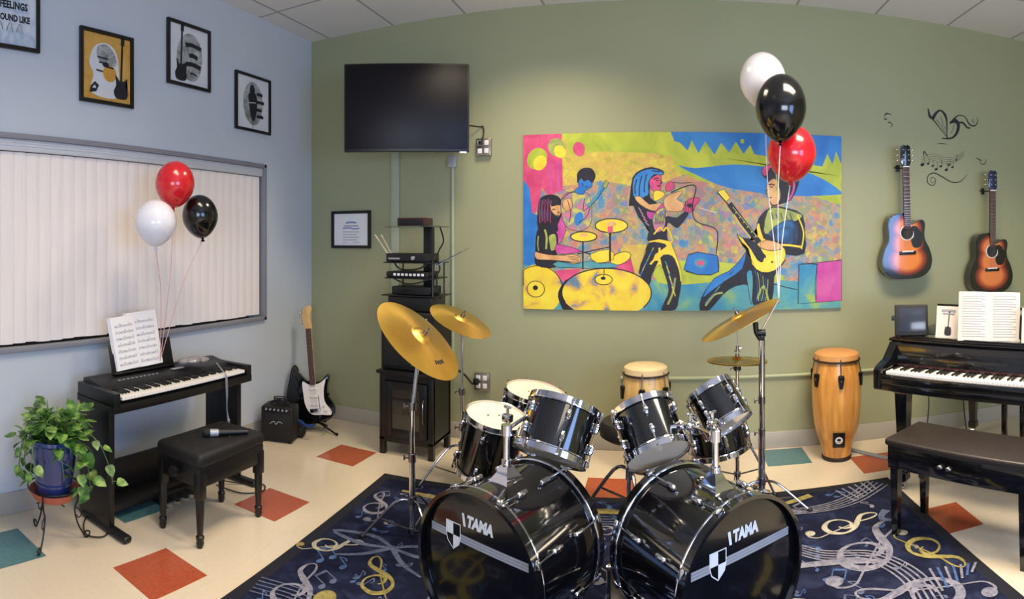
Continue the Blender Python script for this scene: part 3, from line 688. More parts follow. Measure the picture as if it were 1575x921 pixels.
for (cx, cy, r_, m1, m2, rot) in ((120, 172, 46, 'lime', 'yellow', 0.6), (215, 122, 40, 'olive', 'yellow', -0.7), (305, 112, 42, 'lime', 'pink', -0.3)):
    a.ell(m1, (cx - 4, cy - 6), r_ * 1.0, r_ * 1.15, rot); a.ell(m2, (cx + 10, cy + 14), r_ * 0.66, r_ * 0.8, rot)
# drums at the lower left
a.ell('drumyellow', (120, 780), 118, 118); a.ring('black', (120, 780), 118, 112, 1.3 * S, 0, PI * 1.05, PI * 2.0)
a.at(S * .3257, -S * .3257, -16 * S, 19 * S)
a.poly('pink', [(200, 690), (330, 680), (246, 752)]); a.poly('pink', [(440, 660), (550, 608), (574, 700), (470, 680)])
a.ell('yellow', (508, 632), 50, 26, -0.4); a.ring('black', (508, 632), 50, 26, 1.1 * S, -0.4)
a.poly('black', [(216, 812), (232, 760), (262, 730), (250, 800), (270, 850), (300, 884), (250, 884)], 3)
a.ell('drumyellow', (442, 792), 208, 114); a.ring('black', (442, 792), 208, 114, 1.8 * S, 0, 2.75, PI * 2 + 0.6)
for (cx, cy, rx, ry) in ((110, 778, 42, 38), (430, 730, 40, 24)):
    a.ell('yellow', (cx, cy), rx, ry); a.ring('black', (cx, cy), rx, ry, 1.2 * S); a.ell('black', (cx - 2, cy - 6), rx * 0.3, ry * 0.3)
a.line('black', [(431, 722), (434, 640)], 1.2 * S, 0)
# drummer
Z4()
a.inked('magenta', [(228, 360), (262, 330), (290, 400), (270, 470), (232, 500)], 3)
a.poly('black', [(118, 260), (140, 212), (200, 196), (250, 215), (268, 260), (262, 330), (240, 380), (240, 420), (180, 430), (116, 400)], 4)
a.inked('skin', [(200, 232), (244, 232), (264, 290), (246, 330), (212, 312), (192, 270)], 3); a.poly('black', [(190, 232), (240, 226), (262, 262), (236, 262), (200, 268)], 3)
a.poly('black', [(100, 540), (106, 440), (126, 402), (186, 400), (240, 440), (236, 560), (230, 640), (106, 630)], 3)
a.inked('olive', [(186, 450), (226, 440), (232, 520), (200, 540), (190, 500)], 3); a.line('olive', [(160, 410), (172, 460), (168, 530)], 3 * S)
a.inked('skin', [(102, 544), (170, 560), (270, 566), (330, 560), (380, 580), (370, 612), (310, 606), (200, 596), (110, 592)], 3)
a.line('black', [(102, 544), (180, 562), (290, 566)], 1.2 * S); a.line('black', [(110, 596), (220, 600), (320, 610)], 1.2 * S)
a.inked('magenta', [(232, 500), (330, 520), (390, 544), (300, 558), (232, 552)], 2)
a.inked('teal', [(236, 640), (240, 604), (340, 620), (440, 600), (500, 616), (560, 610), (600, 640)], 2)
a.line('black', [(360, 560), (460, 536), (556, 516)], 1.6 * S); a.line('black', [(380, 540), (440, 560), (496, 576)], 1.6 * S)
a.inked('yellow', [(440, 560), (560, 530), (580, 590), (480, 612)], 2)
a.line('black', [(395, 470), (395, 650)], 2.2 * S, 0); a.line('black', [(560, 420), (560, 600)], 3.0 * S, 0)
for (cx, cy, rx, ry) in ((400, 454, 80, 30), (568, 388, 98, 42)):
    a.ell('yellow', (cx, cy), rx, ry); a.ring('black', (cx, cy), rx, ry, 1.6 * S); a.ell('skin', (cx, cy - 10), rx * 0.3, ry * 0.35)
a.line('pink', [(560, 392), (562, 430)], 8 * S, 0)
# standing guitarist behind the drums
a.inked('shirt', [(262, 230), (300, 190), (370, 180), (430, 200), (450, 290), (440, 380), (380, 420), (300, 400), (266, 330)], 3)
a.inked('skin', [(270, 240), (320, 220), (330, 280), (290, 300)], 3)
a.inked('blue', [(342, 182), (372, 150), (366, 110), (440, 110), (450, 150), (410, 176), (396, 200)], 3)
a.poly('black', [(362, 130), (362, 70), (396, 40), (450, 44), (472, 90), (452, 130), (430, 112), (400, 120), (384, 100)], 3)
a.ell('blue', (370, 345), 26, 42, 0.3); a.line('black', [(264, 230), (310, 190), (345, 184)], 1.1 * S); a.line('black', [(440, 270), (420, 330), (370, 370)], 1 * S)
a.line('teal', [(420, 270), (480, 210), (530, 140)], 4 * S); a.inked('olive', [(514, 150), (536, 110), (552, 130), (534, 168)]); a.line('black', [(400, 300), (470, 240), (526, 160)], 0.9 * S)
a.line('black', [(206, 290), (216, 286), (226, 290)], 1.4 * S); a.line('black', [(238, 300), (250, 306), (240, 312)], 1 * S); a.line('black', [(232, 322), (246, 324)], 1.2 * S, 0)
for k in range(9): a.line('denim' if k % 2 else 'pink', [(128 + 9 * k, 220 + 6 * (k % 3)), (124 + 9 * k, 300), (130 + 8 * k, 370 - 5 * (k % 4))], 0.8 * S)
a.line('black', [(388, 130), (396, 140), (392, 150)], 1 * S); a.line('black', [(410, 150), (424, 152)], 1.2 * S, 0); a.line('black', [(300, 230), (320, 300), (312, 370)], 0.9 * S); a.line('black', [(404, 220), (396, 300)], 0.9 * S)
for k in range(4): a.line('black', [(300 + 8 * k, 572 + 10 * k), (345, 576 + 9 * k), (372, 584 + 7 * k)], 0.6 * S)
a.line('olive', [(120, 450), (116, 500), (122, 540)], 1.5 * S)
# singer
Z3()
a.poly('black', [(112, 270), (120, 200), (134, 100), (180, 56), (250, 38), (318, 60), (318, 84), (280, 90), (250, 100), (240, 150), (240, 220), (290, 260), (300, 330), (330, 340), (345, 330), (400, 340), (450, 300), (470, 320), (410, 400), (380, 392), (350, 370), (340, 400), (345, 470), (350, 500), (230, 490), (226, 440), (230, 410), (170, 340), (140, 270)], 2)
a.inked('blue', [(136, 190), (140, 110), (180, 66), (250, 48), (316, 70), (300, 90), (262, 84), (230, 130), (230, 200), (200, 220), (180, 260), (150, 230)], 3)
for p in (((160, 110), (150, 200)), ((190, 90), (175, 210)), ((220, 80), (205, 190)), ((250, 60), (300, 66))): a.line('black', [p[0], ((p[0][0] + p[1][0]) / 2 - 6, (p[0][1] + p[1][1]) / 2), p[1]], 1.6 * S)
a.inked('pink', [(240, 110), (290, 82), (306, 100), (304, 150), (296, 180), (262, 182), (238, 150)], 2)
a.inked('yellow', [(262, 184), (300, 180), (330, 200), (300, 230), (262, 240)], 2)
a.inked('skin', [(146, 220), (180, 212), (236, 262), (300, 250), (310, 290), (250, 300), (180, 262)], 2); a.inked('magenta', [(220, 300), (260, 310), (300, 270), (330, 250), (320, 290), (262, 350), (226, 340)], 2)
a.inked('shirt', [(262, 320), (320, 280), (330, 340), (326, 400), (280, 430), (256, 380)], 2)
a.inked('skin', [(320, 236), (360, 200), (440, 180), (400, 230), (440, 250), (430, 300), (340, 300)], 2)
a.inked('pink', [(332, 160), (350, 128), (378, 130), (384, 160), (360, 180), (338, 182)], 3); a.inked('pink', [(440, 290), (460, 240), (500, 220), (540, 230), (510, 270), (494, 306), (452, 306)], 3); a.ell('black', (478, 268), 20, 12)
a.line('black', [(378, 130), (430, 134), (490, 130)], 0.9 * S, 0); a.line('black', [(364, 190), (420, 166), (480, 146), (510, 152), (512, 180), (494, 260), (500, 340), (540, 376), (600, 392), (640, 420), (644, 480), (634, 560)], 1.6 * S, 4)
a.line('white', [(530, 280), (580, 296), (640, 310)], 0.8 * S)
a.inked('yellow', [(232, 480), (354, 480), (372, 510), (400, 580), (420, 660), (330, 660), (296, 620), (262, 660), (236, 700), (196, 640)], 2)
a.poly('black', [(170, 670), (208, 560), (232, 490), (300, 490), (340, 510), (270, 560), (262, 600), (290, 600), (250, 680), (236, 740)], 2)
a.poly('black', [(300, 580), (350, 560), (390, 590), (416, 670), (426, 740), (410, 830), (392, 890), (304, 900), (330, 840), (350, 770), (330, 690)], 2)
a.line('yellow', [(240, 620), (290, 560), (296, 520)], 3 * S); a.line('olive', [(345, 860), (375, 790), (390, 700)], 3 * S); a.line('yellow', [(380, 560), (415, 650), (425, 720)], 2 * S)
a.line('yellow', [(262, 440), (300, 400), (320, 420), (340, 400), (372, 470), (360, 490)], 2.2 * S)
a.line('black', [(262, 112), (280, 104), (292, 110)], 1.6 * S); a.line('black', [(274, 118), (288, 120)], 1.6 * S, 0); a.line('black', [(300, 116), (312, 130), (300, 136)], 1.2 * S); a.line('black', [(282, 152), (300, 150)], 1.8 * S, 0); a.line('magenta', [(250, 130), (258, 165)], 2.4 * S)
for k in range(7): a.line('black', [(262 + 12 * k, 300 + 9 * (k % 3)), (274 + 9 * k, 330 + 8 * (k % 2)), (268 + 8 * k, 380)], 0.9 * S)
for k in range(6): a.line('olive' if k % 2 else 'blue', [(180 + 14 * k, 690 - 30 * k), (200 + 12 * k, 640 - 24 * k)], 1.3 * S, 0)
for k in range(6): a.line('yellow' if k % 2 else 'teal', [(330 + 8 * k, 600 + 30 * k), (346 + 9 * k, 640 + 34 * k)], 1.3 * S, 0)
for k in range(5): a.line('shirt', [(170 + 10 * k, 280 + 22 * k), (186 + 12 * k, 300 + 22 * k)], 1.6 * S, 0)
for k in range(4): a.line('black', [(450 + 14 * k, 240 + 3 * k), (456 + 14 * k, 300)], 0.8 * S)
# blue amplifier
a.inked('blue', [(440, 650), (468, 560), (520, 546), (640, 566), (652, 660), (600, 684), (520, 680)], 0); a.ell('teal', (544, 612), 42, 28); a.ell('pink', (540, 612), 22, 14)
a.line('black', [(470, 562), (520, 547), (640, 566), (652, 620), (650, 662), (600, 684), (520, 680), (450, 660)], 1.2 * S, 0)
# kneeling guitarist
Z2()
a.poly('black', [(104, 868), (112, 810), (160, 740), (230, 700), (300, 640), (330, 590), (400, 600), (470, 660), (450, 720), (436, 846), (350, 846), (340, 760), (270, 760), (210, 800), (150, 868)], 2)
a.inked('blue', [(116, 812), (170, 724), (240, 690), (300, 628), (318, 600), (300, 680), (230, 730), (160, 780)], 2); a.inked('teal', [(320, 700), (345, 690), (350, 760), (342, 846), (330, 780)], 2)
a.line('lime', [(370, 820), (400, 760), (425, 840)], 3 * S); a.line('olive', [(130, 850), (170, 800), (210, 790)], 3 * S)
a.poly('black', [(380, 440), (440, 392), (520, 400), (586, 430), (598, 520), (594, 612), (500, 614), (400, 560), (370, 500)], 2)
a.inked('olive', [(400, 500), (420, 410), (470, 396), (560, 420), (584, 436), (550, 460), (500, 456), (470, 480), (420, 520)], 2)
a.inked('denim', [(420, 520), (500, 456), (560, 470), (560, 560), (490, 560)], 2); a.line('yellow', [(560, 430), (590, 510), (580, 590)], 2 * S); a.line('yellow', [(460, 570), (520, 572), (580, 580)], 3 * S)
a.poly('black', [(390, 240), (410, 200), (470, 196), (560, 250), (565, 290), (530, 360), (480, 380), (440, 390), (424, 350), (440, 300), (410, 262)], 2)
a.inked('skin', [(416, 290), (440, 264), (462, 270), (480, 330), (470, 376), (440, 384), (424, 352), (412, 330)], 2); a.inked('pink', [(392, 240), (400, 210), (450, 192), (470, 202), (430, 214), (412, 250)], 2); a.line('magenta', [(545, 280), (540, 320), (520, 360)], 3 * S)
a.line('lime', [(458, 230), (466, 300), (476, 340)], 1.6 * S)
a.inked('yellow', [(276, 520), (300, 560), (330, 590), (346, 660), (390, 696), (450, 690), (500, 640), (500, 590), (470, 570), (400, 540), (380, 470), (366, 490), (372, 540), (330, 550), (296, 536)], 2)
a.poly('black', [(300, 536), (360, 556), (400, 610), (396, 650), (370, 640), (340, 590)], 2); a.line('black', [(276, 520), (300, 570), (334, 610), (350, 670), (400, 700), (460, 690), (504, 640)], 1.2 * S)
a.line('black', [(240, 380), (300, 460), (380, 560)], 8.5 * S, 0); a.line('yellow', [(262, 430), (300, 490), (340, 540)], 1.4 * S, 0); a.line('olive', [(256, 396), (310, 462), (372, 536)], 1.2 * S, 0)
a.inked('yellow', [(184, 326), (216, 314), (244, 352), (226, 372), (206, 352)]); a.line('black', [(184, 326), (206, 352), (226, 374), (246, 396)], 1.6 * S, 0)
a.inked('skin', [(384, 560), (420, 548), (480, 566), (480, 590), (430, 596), (390, 586)], 2); a.line('black', [(384, 584), (430, 597), (480, 592)], 1 * S)
a.line('black', [(424, 292), (440, 288), (452, 294)], 1.8 * S); a.line('black', [(430, 300), (444, 302)], 1.6 * S, 0); a.line('black', [(418, 312), (412, 330), (424, 334)], 1.2 * S); a.line('black', [(424, 352), (438, 350)], 1.6 * S, 0); a.line('olive', [(462, 300), (468, 350)], 2 * S)
for k in range(8): a.line('denim' if k % 2 else 'teal', [(130 + 22 * k, 838 - 26 * k), (160 + 20 * k, 800 - 22 * k)], 1.2 * S, 0)
for k in range(6): a.line('olive' if k % 2 else 'denim', [(360 + 12 * k, 690 + 8 * k), (372 + 9 * k, 760 + 6 * k), (366 + 8 * k, 830)], 1.1 * S)
for k in range(5): a.line('black', [(436 + 22 * k, 420 + 6 * (k % 2)), (446 + 22 * k, 452)], 1.2 * S, 0)
for k in range(6): a.line('yellow', [(268 + 18 * k, 424 + 22 * k), (276 + 18 * k, 418 + 22 * k)], 1.0 * S, 0)
a.ell('black', (400, 620), 14, 8, 0.8); a.ell('black', (440, 650), 5)
# boxes at the lower right
a.inked('magenta', [(650, 656), (782, 644), (784, 836), (650, 842)]); a.inked('teal', [(566, 664), (656, 658), (650, 842), (564, 846)])
a.line('black', [(564, 846), (568, 662), (600, 656), (662, 664)], 1.2 * S, 0); a.line('black', [(656, 664), (646, 760), (650, 842)], 1 * S); a.line('black', [(450, 752), (500, 766), (560, 780)], 1 * S)
a.line('black', [(620, 658), (700, 650), (782, 642)], 0.8 * S, 0)
build('canvas', mb, mm, T, recalc=False, smooth=0)

# wall decals (thin black vinyl), right of the mural
def decal(name, loc, label, fn, group=None):
    p = MB(Matrix.Rotation(PI / 2, 4, 'X')); a_ = Art(p, ['ink'], z=0.0008, dz=0.00005); fn(a_)
    o = build(name, p, ['ink'], None, recalc=False, smooth=0); o.location = loc
    sm = o.modifiers.new('t', 'SOLIDIFY'); sm.thickness = 0.0004
    return tag(o, label, 'wall decal', group)
YD = YB - 0.0005
def dB(a):   # butterfly
    a.line('ink', [(-0.17, 0.13), (-0.155, 0.07), (-0.12, 0.04), (-0.03, -0.055), (0.02, -0.10)], [0.008, 0.022, 0.01, 0.006, 0.008])
    a.line('ink', [(-0.13, 0.055), (-0.10, 0.10), (-0.06, 0.125), (-0.02, 0.09), (-0.005, 0.03), (-0.005, -0.09)], [0.03, 0.02, 0.012, 0.022, 0.012, 0.006])
    a.line('ink', [(0.02, 0.03), (0.07, 0.055), (0.10, 0.02), (0.08, -0.05), (0.03, -0.09), (-0.05, -0.095)], [0.012, 0.036, 0.03, 0.02, 0.014, 0.008])
    a.line('ink', [(0.05, 0.06), (0.10, 0.10), (0.16, 0.095), (0.20, 0.04), (0.25, 0.03), (0.28, 0.07), (0.27, 0.10)], [0.014, 0.008, 0.007, 0.012, 0.010, 0.006, 0.004])
    a.line('ink', [(0.09, 0.04), (0.14, 0.045), (0.18, 0.01), (0.21, 0.01)], [0.01, 0.016, 0.014, 0.01]); a.line('ink', [(0.235, 0.085), (0.23, 0.06), (0.25, 0.06)], 0.005)
    a.line('ink', [(-0.10, 0.05), (-0.05, 0.0), (-0.02, -0.05)], 0.004); a.line('ink', [(-0.06, 0.08), (-0.04, 0.02), (-0.015, -0.02)], 0.004); a.line('ink', [(0.06, 0.03), (0.05, -0.02), (0.03, -0.05)], 0.004)
def dN(a):   # staff of notes
    for k in range(4): a.line('ink', [(-0.19, -0.03 - 0.018 * k + 0.03), (-0.08, 0.035 - 0.018 * k), (0.03, 0.012 - 0.016 * k), (0.12, 0.03 - 0.015 * k), (0.19, 0.075 - 0.012 * k)], 0.0022)
    for (x, y, s) in ((-0.18, -0.055, 1.4), (-0.13, -0.045, 0.9), (-0.09, -0.06, 0.9), (-0.06, -0.085, 1.1), (-0.02, -0.06, 1.0), (0.03, -0.085, 1.2), (0.055, -0.045, 0.9), (0.085, -0.06, 0.9), (0.12, 0.0, 0.8)):
        a.ell('ink', (x, y), 0.013 * s, 0.009 * s, 0.4, 12); a.line('ink', [(x + 0.011 * s, y), (x + 0.009 * s, y + 0.055 * s)], 0.003, 0)
    a.line('ink', [(-0.17, 0.02), (-0.165, 0.05), (-0.135, 0.015)], 0.008)
def dS(a):   # long swirl
    a.line('ink', [(-0.11, -0.02), (-0.125, -0.035), (-0.14, -0.015), (-0.125, 0.01), (-0.10, 0.0), (-0.10, -0.04), (-0.13, -0.055), (-0.165, -0.03), (-0.16, 0.02), (-0.11, 0.045), (-0.04, 0.02), (0.05, -0.02), (0.13, -0.01), (0.19, 0.05)], [0.003, 0.004, 0.004, 0.005, 0.005, 0.006, 0.006, 0.008, 0.007, 0.008, 0.009, 0.008, 0.006, 0.003])
def dC(a):   # little curls
    a.line('ink', [(-0.03, 0.03), (-0.01, 0.05), (0.03, 0.045)], [0.004, 0.011, 0.004]); a.line('ink', [(-0.03, 0.02), (-0.02, 0.005), (-0.005, 0.01)], [0.004, 0.010, 0.004])
    a.line('ink', [(0.0, -0.015), (0.03, -0.02), (0.035, -0.04), (0.02, -0.05)], [0.008, 0.006, 0.005, 0.003])
def dH(a):
    a.line('ink', [(-0.06, 0.02), (-0.02, 0.005), (0.0, -0.005)], [0.003, 0.01, 0.003]); a.line('ink', [(-0.03, -0.01), (0.0, -0.03), (0.03, -0.02), (0.04, 0.02)], [0.003, 0.006, 0.006, 0.003])
def dT(a):
    a.line('ink', [(-0.05, 0.0), (0.0, 0.003), (0.05, 0.0)], [0.002, 0.006, 0.002])
decal('butterfly_decal', (2.14, YD, 2.41), 'black butterfly with curling tendrils stuck on the green wall', dB)
decal('music_notes_decal', (2.10, YD, 2.15), 'black wavy stave of music notes between the two hanging guitars', dN)
decal('swirl_decal', (2.13, YD, 1.99), 'thin black long swirl below the stave of notes', dS)
decal('curl_decal', (1.63, YD, 2.42), 'faint small black curls above the left guitar headstock', dC)
decal('curl_decal', (2.46, YD, 2.16), 'faint single curl above the right guitar headstock', dH)
decal('dash_decal', (2.10, YD, 2.27), 'thin faint line between butterfly and stave', dT)

# ------------------------------------------------------------------ television, conduits, outlets
tv = empty('television', (-1.796, 3.77, 2.4425), math.atan2(0.38, 0.802), 'flat black wall television angled out from the green corner', 'television')
build('housing', MB().box((0, 0.022, 0), (0.887, 0.04, 0.625), 0.006), 'blackplastic', tv)
build('screen', MB().box((0, -0.0005, 0.004), (0.862, 0.006, 0.592), 0.001), 'screen', tv)
build('wall_arm', MB().box((0.02, 0.07, 0), (0.26, 0.05, 0.26), 0.004).tube([(0.0, 0.09, 0.0), (-0.14, 0.20, 0.0), (-0.05, 0.40, 0)], 0.022, 8).box((-0.06, 0.42, 0), (0.12, 0.05, 0.3)), 'blackplastic', tv)
build('sensor_strip', MB().box((0.40, 0.01, -0.316), (0.05, 0.02, 0.012), 0.002), 'white', tv, 'pale strip under the screen')
def conduit(name, pts, r, m_, label, box_=None):
    mb = MB()
    if box_: mb.box(*box_, 0.003)
    else: mb.tube(pts, r, 10)
    o = centred(build(name, mb, m_)); return tag(o, label, 'conduit')
conduit('cable_raceway', None, 0, 'white_conduit', 'wide pale flat raceway dropping from behind the television to the rack', ((-2.105, YB - 0.010, 1.40), (0.07, 0.018, 1.8)))
conduit('conduit', [(-1.615, YB - 0.014, 0.56), (-1.615, YB - 0.014, 2.10)], 0.012, 'white_conduit', 'thin round vertical conduit below the right end of the television')
conduit('conduit', [(-0.35, YB - 0.014, 0.52), (1.6, YB - 0.014, 0.525), (2.9, YB - 0.014, 0.525)], 0.013, 'beige_conduit', 'horizontal green painted conduit running low behind the congas')
build_ = MB().box((-1.615, YB - 0.022, 2.10), (0.065, 0.04, 0.09), 0.005)
tag(centred(build('junction_box', build_, 'silver')), 'small pale junction box just below the television at the conduit top', 'junction box')
def outlet(name, loc, label, w_=0.115, h_=0.13, quad=True):
    t = empty(name, loc, 0, label, 'outlet')
    build('back_box', MB().box((0, -0.02, 0), (w_, 0.038, h_), 0.004), 'steelplate', t)
    for sx in ((-1, 1) if quad else (0,)):
        for sz in (-1, 1):
            p = MB().box((sx * 0.026, -0.041, sz * 0.03), (0.034, 0.006, 0.036), 0.005)
            build('socket', p, 'white', t)
    return t
outlet('power_outlet', (-1.363, YB - 0.001, 2.197), 'steel box with four white sockets beside the television')
tag(build('television_cable', MB().tube([(-1.47, 4.10, 2.35), (-1.40, 4.205, 2.352), (-1.372, 4.205, 2.352), (-1.367, 4.205, 2.30), (-1.369, 4.165, 2.245)], 0.005, 6, 3).box((-1.380, 4.163, 2.225), (0.03, 0.02, 0.03), 0.004), 'cable'), 'thin dark cable from the television to the upper outlet', 'cable')
outlet('power_outlet', (-1.376, YB - 0.001, 0.45), 'low steel outlet box behind the drums with a black plug in it')
tag(build('power_cable', MB().tube([(-1.60, 3.98, 0.60), (-1.56, 4.08, 0.56), (-1.50, 4.15, 0.50), (-1.44, 4.15, 0.44), (-1.415, 4.150, 0.45)], 0.008, 8, 4).box((-1.41, 4.155, 0.455), (0.04, 0.035, 0.045), 0.006), 'cable'), 'thick black plug and cord reaching from the rack to the low outlet', 'cable')

# ------------------------------------------------------------------ balloons
def balloon(loc, rx, rz, m_, label, group, tie, lean=(0, 0), smat='string', mid=None, rib=0.0022):
    t = empty('balloon', loc, 0, label, 'balloon', group)
    prof = []
    for i in range(25):
        u = i / 24; a_ = PI * u
        r_ = math.sin(a_)
        z = -math.cos(a_)
        # pointed lower end
        if z < 0: r_ = math.sin(a_) ** 0.95 * (1 - 0.22 * (-z) ** 1.6); 
        prof.append((max(r_, 0.015) * rx, z * rz))
    T_ = Matrix.Rotation(lean[0], 4, 'Y') @ Matrix.Rotation(lean[1], 4, 'X')
    build('body', MB(T_).lathe(prof, 40), m_, t, smooth=60)
    build('knot', MB(T_).lathe([(0.004, -rz + 0.004), (0.009, -rz - 0.004), (0.006, -rz - 0.010), (0.014, -rz - 0.018)], 12), m_, t)
    k = T_ @ Vector((0, 0, -rz - 0.012)); e = Vector(tie) - Vector(loc)
    pts = [k] + [Vector(q) - Vector(loc) for q in (mid or [])] + [e]
    build('ribbon', MB().tube(pts, rib, 6, 6 if len(pts) > 2 else 0), smat, t)
    return t
G1 = 'balloons floating over the left keyboard'; G2 = 'balloons floating over the right cymbals'
TL = (-2.62, 2.25, 0.80)
balloon((-2.47, 2.23, 1.815), 0.112, 0.132, 'red_b', 'red balloon in the left bunch, in front of the blinds', G1, TL, (0.1, 0), 'pinkstring', [(-2.52, 2.24, 1.3)])
balloon((-2.46, 2.08, 1.595), 0.116, 0.128, 'white_b', 'white balloon in the left bunch, in front of the blinds', G1, TL, (0, 0), 'pinkstring', [(-2.52, 2.17, 1.2)])
balloon((-2.44, 2.40, 1.638), 0.104, 0.128, 'black_b', 'black balloon in the left bunch, in front of the blinds', G1, TL, (0.1, 0.25), 'pinkstring', [(-2.50, 2.32, 1.25)])
TR = (0.605, 3.245, 1.170)
balloon((0.535, 3.36, 2.415), 0.134, 0.165, 'white_b', 'white balloon, highest of the right bunch', G2, TR, (-0.08, 0), 'string', [(0.55, 3.30, 1.85), (0.585, 3.26, 1.45)])
balloon((0.590, 3.10, 2.205), 0.136, 0.182, 'black_b', 'black balloon in the middle of the right bunch', G2, TR, (0.02, 0), 'string', [(0.585, 3.16, 1.7)])
balloon((0.690, 3.30, 1.995), 0.140, 0.165, 'red_b', 'red balloon, lowest of the right bunch', G2, TR, (0.05, 0), 'string', [(0.63, 3.27, 1.5)])

# ------------------------------------------------------------------ keyboards
def white_keys(parent, x0, y0, z, n, pitch, length, along, first=0, m1='ivory', thick=0.018):
    """keys laid along local +x; fronts at y0, extending to +y. Each key its own mesh."""
    pat = {0, 1, 3, 4, 5}; wk = bk = None
    for i in range(n):
        if wk is None:
            wk = build('white_key', MB().box((0, length / 2, -thick / 2), (pitch * 0.95, length, thick), 0.0015, seg=1), m1, parent); wk.location = (x0 + (i + .5) * pitch, y0, z)
        else: dup(wk, parent, (x0 + (i + .5) * pitch, y0, z))
    for i in range(n - 1):
        if (i + first) % 7 in pat:
            p = (x0 + (i + 1) * pitch, y0 + length * 0.36, z)
            if bk is None:
                bk = build('black_key', MB().prism([(-pitch * .22, 0), (pitch * .22, 0), (pitch * .22, length * .64), (-pitch * .22, length * .64)], -0.005, 0.011, 0.002), 'blackplastic', parent); bk.location = p
            else: dup(bk, parent, p)

# left keyboard, facing +x: local x runs along the keys (world -y...), so rotate: local x -> world +y, local y -> world -x
KX, KY = -2.395, 1.755
dp = empty('digital_piano', (KX, KY, 0), PI / 2, 'black digital piano on panel legs under the blinds on the blue wall', 'piano')
L_ = 1.05
body = MB()
body.prism([(0.0, 0.0), (0.0, 0.345), (L_, 0.345), (L_, 0.0)], 0.625, 0.668, 0.004)          # key bed
body.box((0.0 + 0.020, 0.172, 0.69), (0.040, 0.345, 0.075), 0.006)
body.box((L_ - 0.020, 0.172, 0.69), (0.040, 0.345, 0.075), 0.006)
body.M = Matrix(((0, 0, 1, 0), (1, 0, 0, 0), (0, 1, 0, 0), (0, 0, 0, 1)))                      # profile in (y,z) swept along x
body.prism([(0.145, 0.668), (0.145, 0.705), (0.175, 0.728), (0.30, 0.752), (0.345, 0.745), (0.345, 0.668)], 0.038, L_ - 0.038, 0.003)
build('body', body, 'blackplastic', dp)
white_keys(dp, 0.055, 0.008, 0.703, 45, (L_ - 0.11) / 45, 0.135, 'x', 2)
pb = build('panel_button', MB().box((0, 0, 0), (0.016, 0.008, 0.004), 0.001), 'silver', dp); pb.location = (0.18, 0.20, 0.736)
for k in range(1, 10): dup(pb, dp, (0.18 + 0.03 * k, 0.20, 0.736))
build('display', MB().box((0.62, 0.215, 0.740), (0.09, 0.03, 0.004), 0.001), 'silver', dp)
sp = MB().box((0.028, 0.20, 0.325), (0.036, 0.28, 0.605), 0.003)
s1 = build('side_panel', sp, 'blacksatin', dp); dup(s1, dp, (L_ - 0.075, 0, 0))
ft = MB().box((0.028, 0.12, 0.018), (0.052, 0.40, 0.035), 0.014, seg=3)
f1 = build('foot', ft, 'blacksatin', dp); dup(f1, dp, (L_ - 0.075, 0, 0))
build('lower_panel', MB().box((L_ / 2, 0.325, 0.155), (L_ - 0.10, 0.022, 0.20), 0.003).box((L_ / 2, 0.24, 0.06), (L_ - 0.10, 0.16, 0.04), 0.003), 'blacksatin', dp)
build('pedal_unit', MB().box((L_ * 0.52, 0.17, 0.035), (0.26, 0.10, 0.05), 0.005).box((L_ * 0.46, 0.09, 0.045), (0.025, 0.09, 0.010), 0.004).box((L_ * 0.52, 0.09, 0.045), (0.025, 0.09, 0.010), 0.004).box((L_ * 0.58, 0.09, 0.045), (0.025, 0.09, 0.010), 0.004), 'blacksatin', dp)
build('music_rest', MB(Matrix.Translation((0.42, 0.30, 0.83)) @ Matrix.Rotation(R(-14), 4, 'X')).box((0, 0, 0), (0.46, 0.008, 0.17), 0.003).box((0, -0.016, -0.082), (0.46, 0.03, 0.008), 0.002), 'blackplastic', dp)

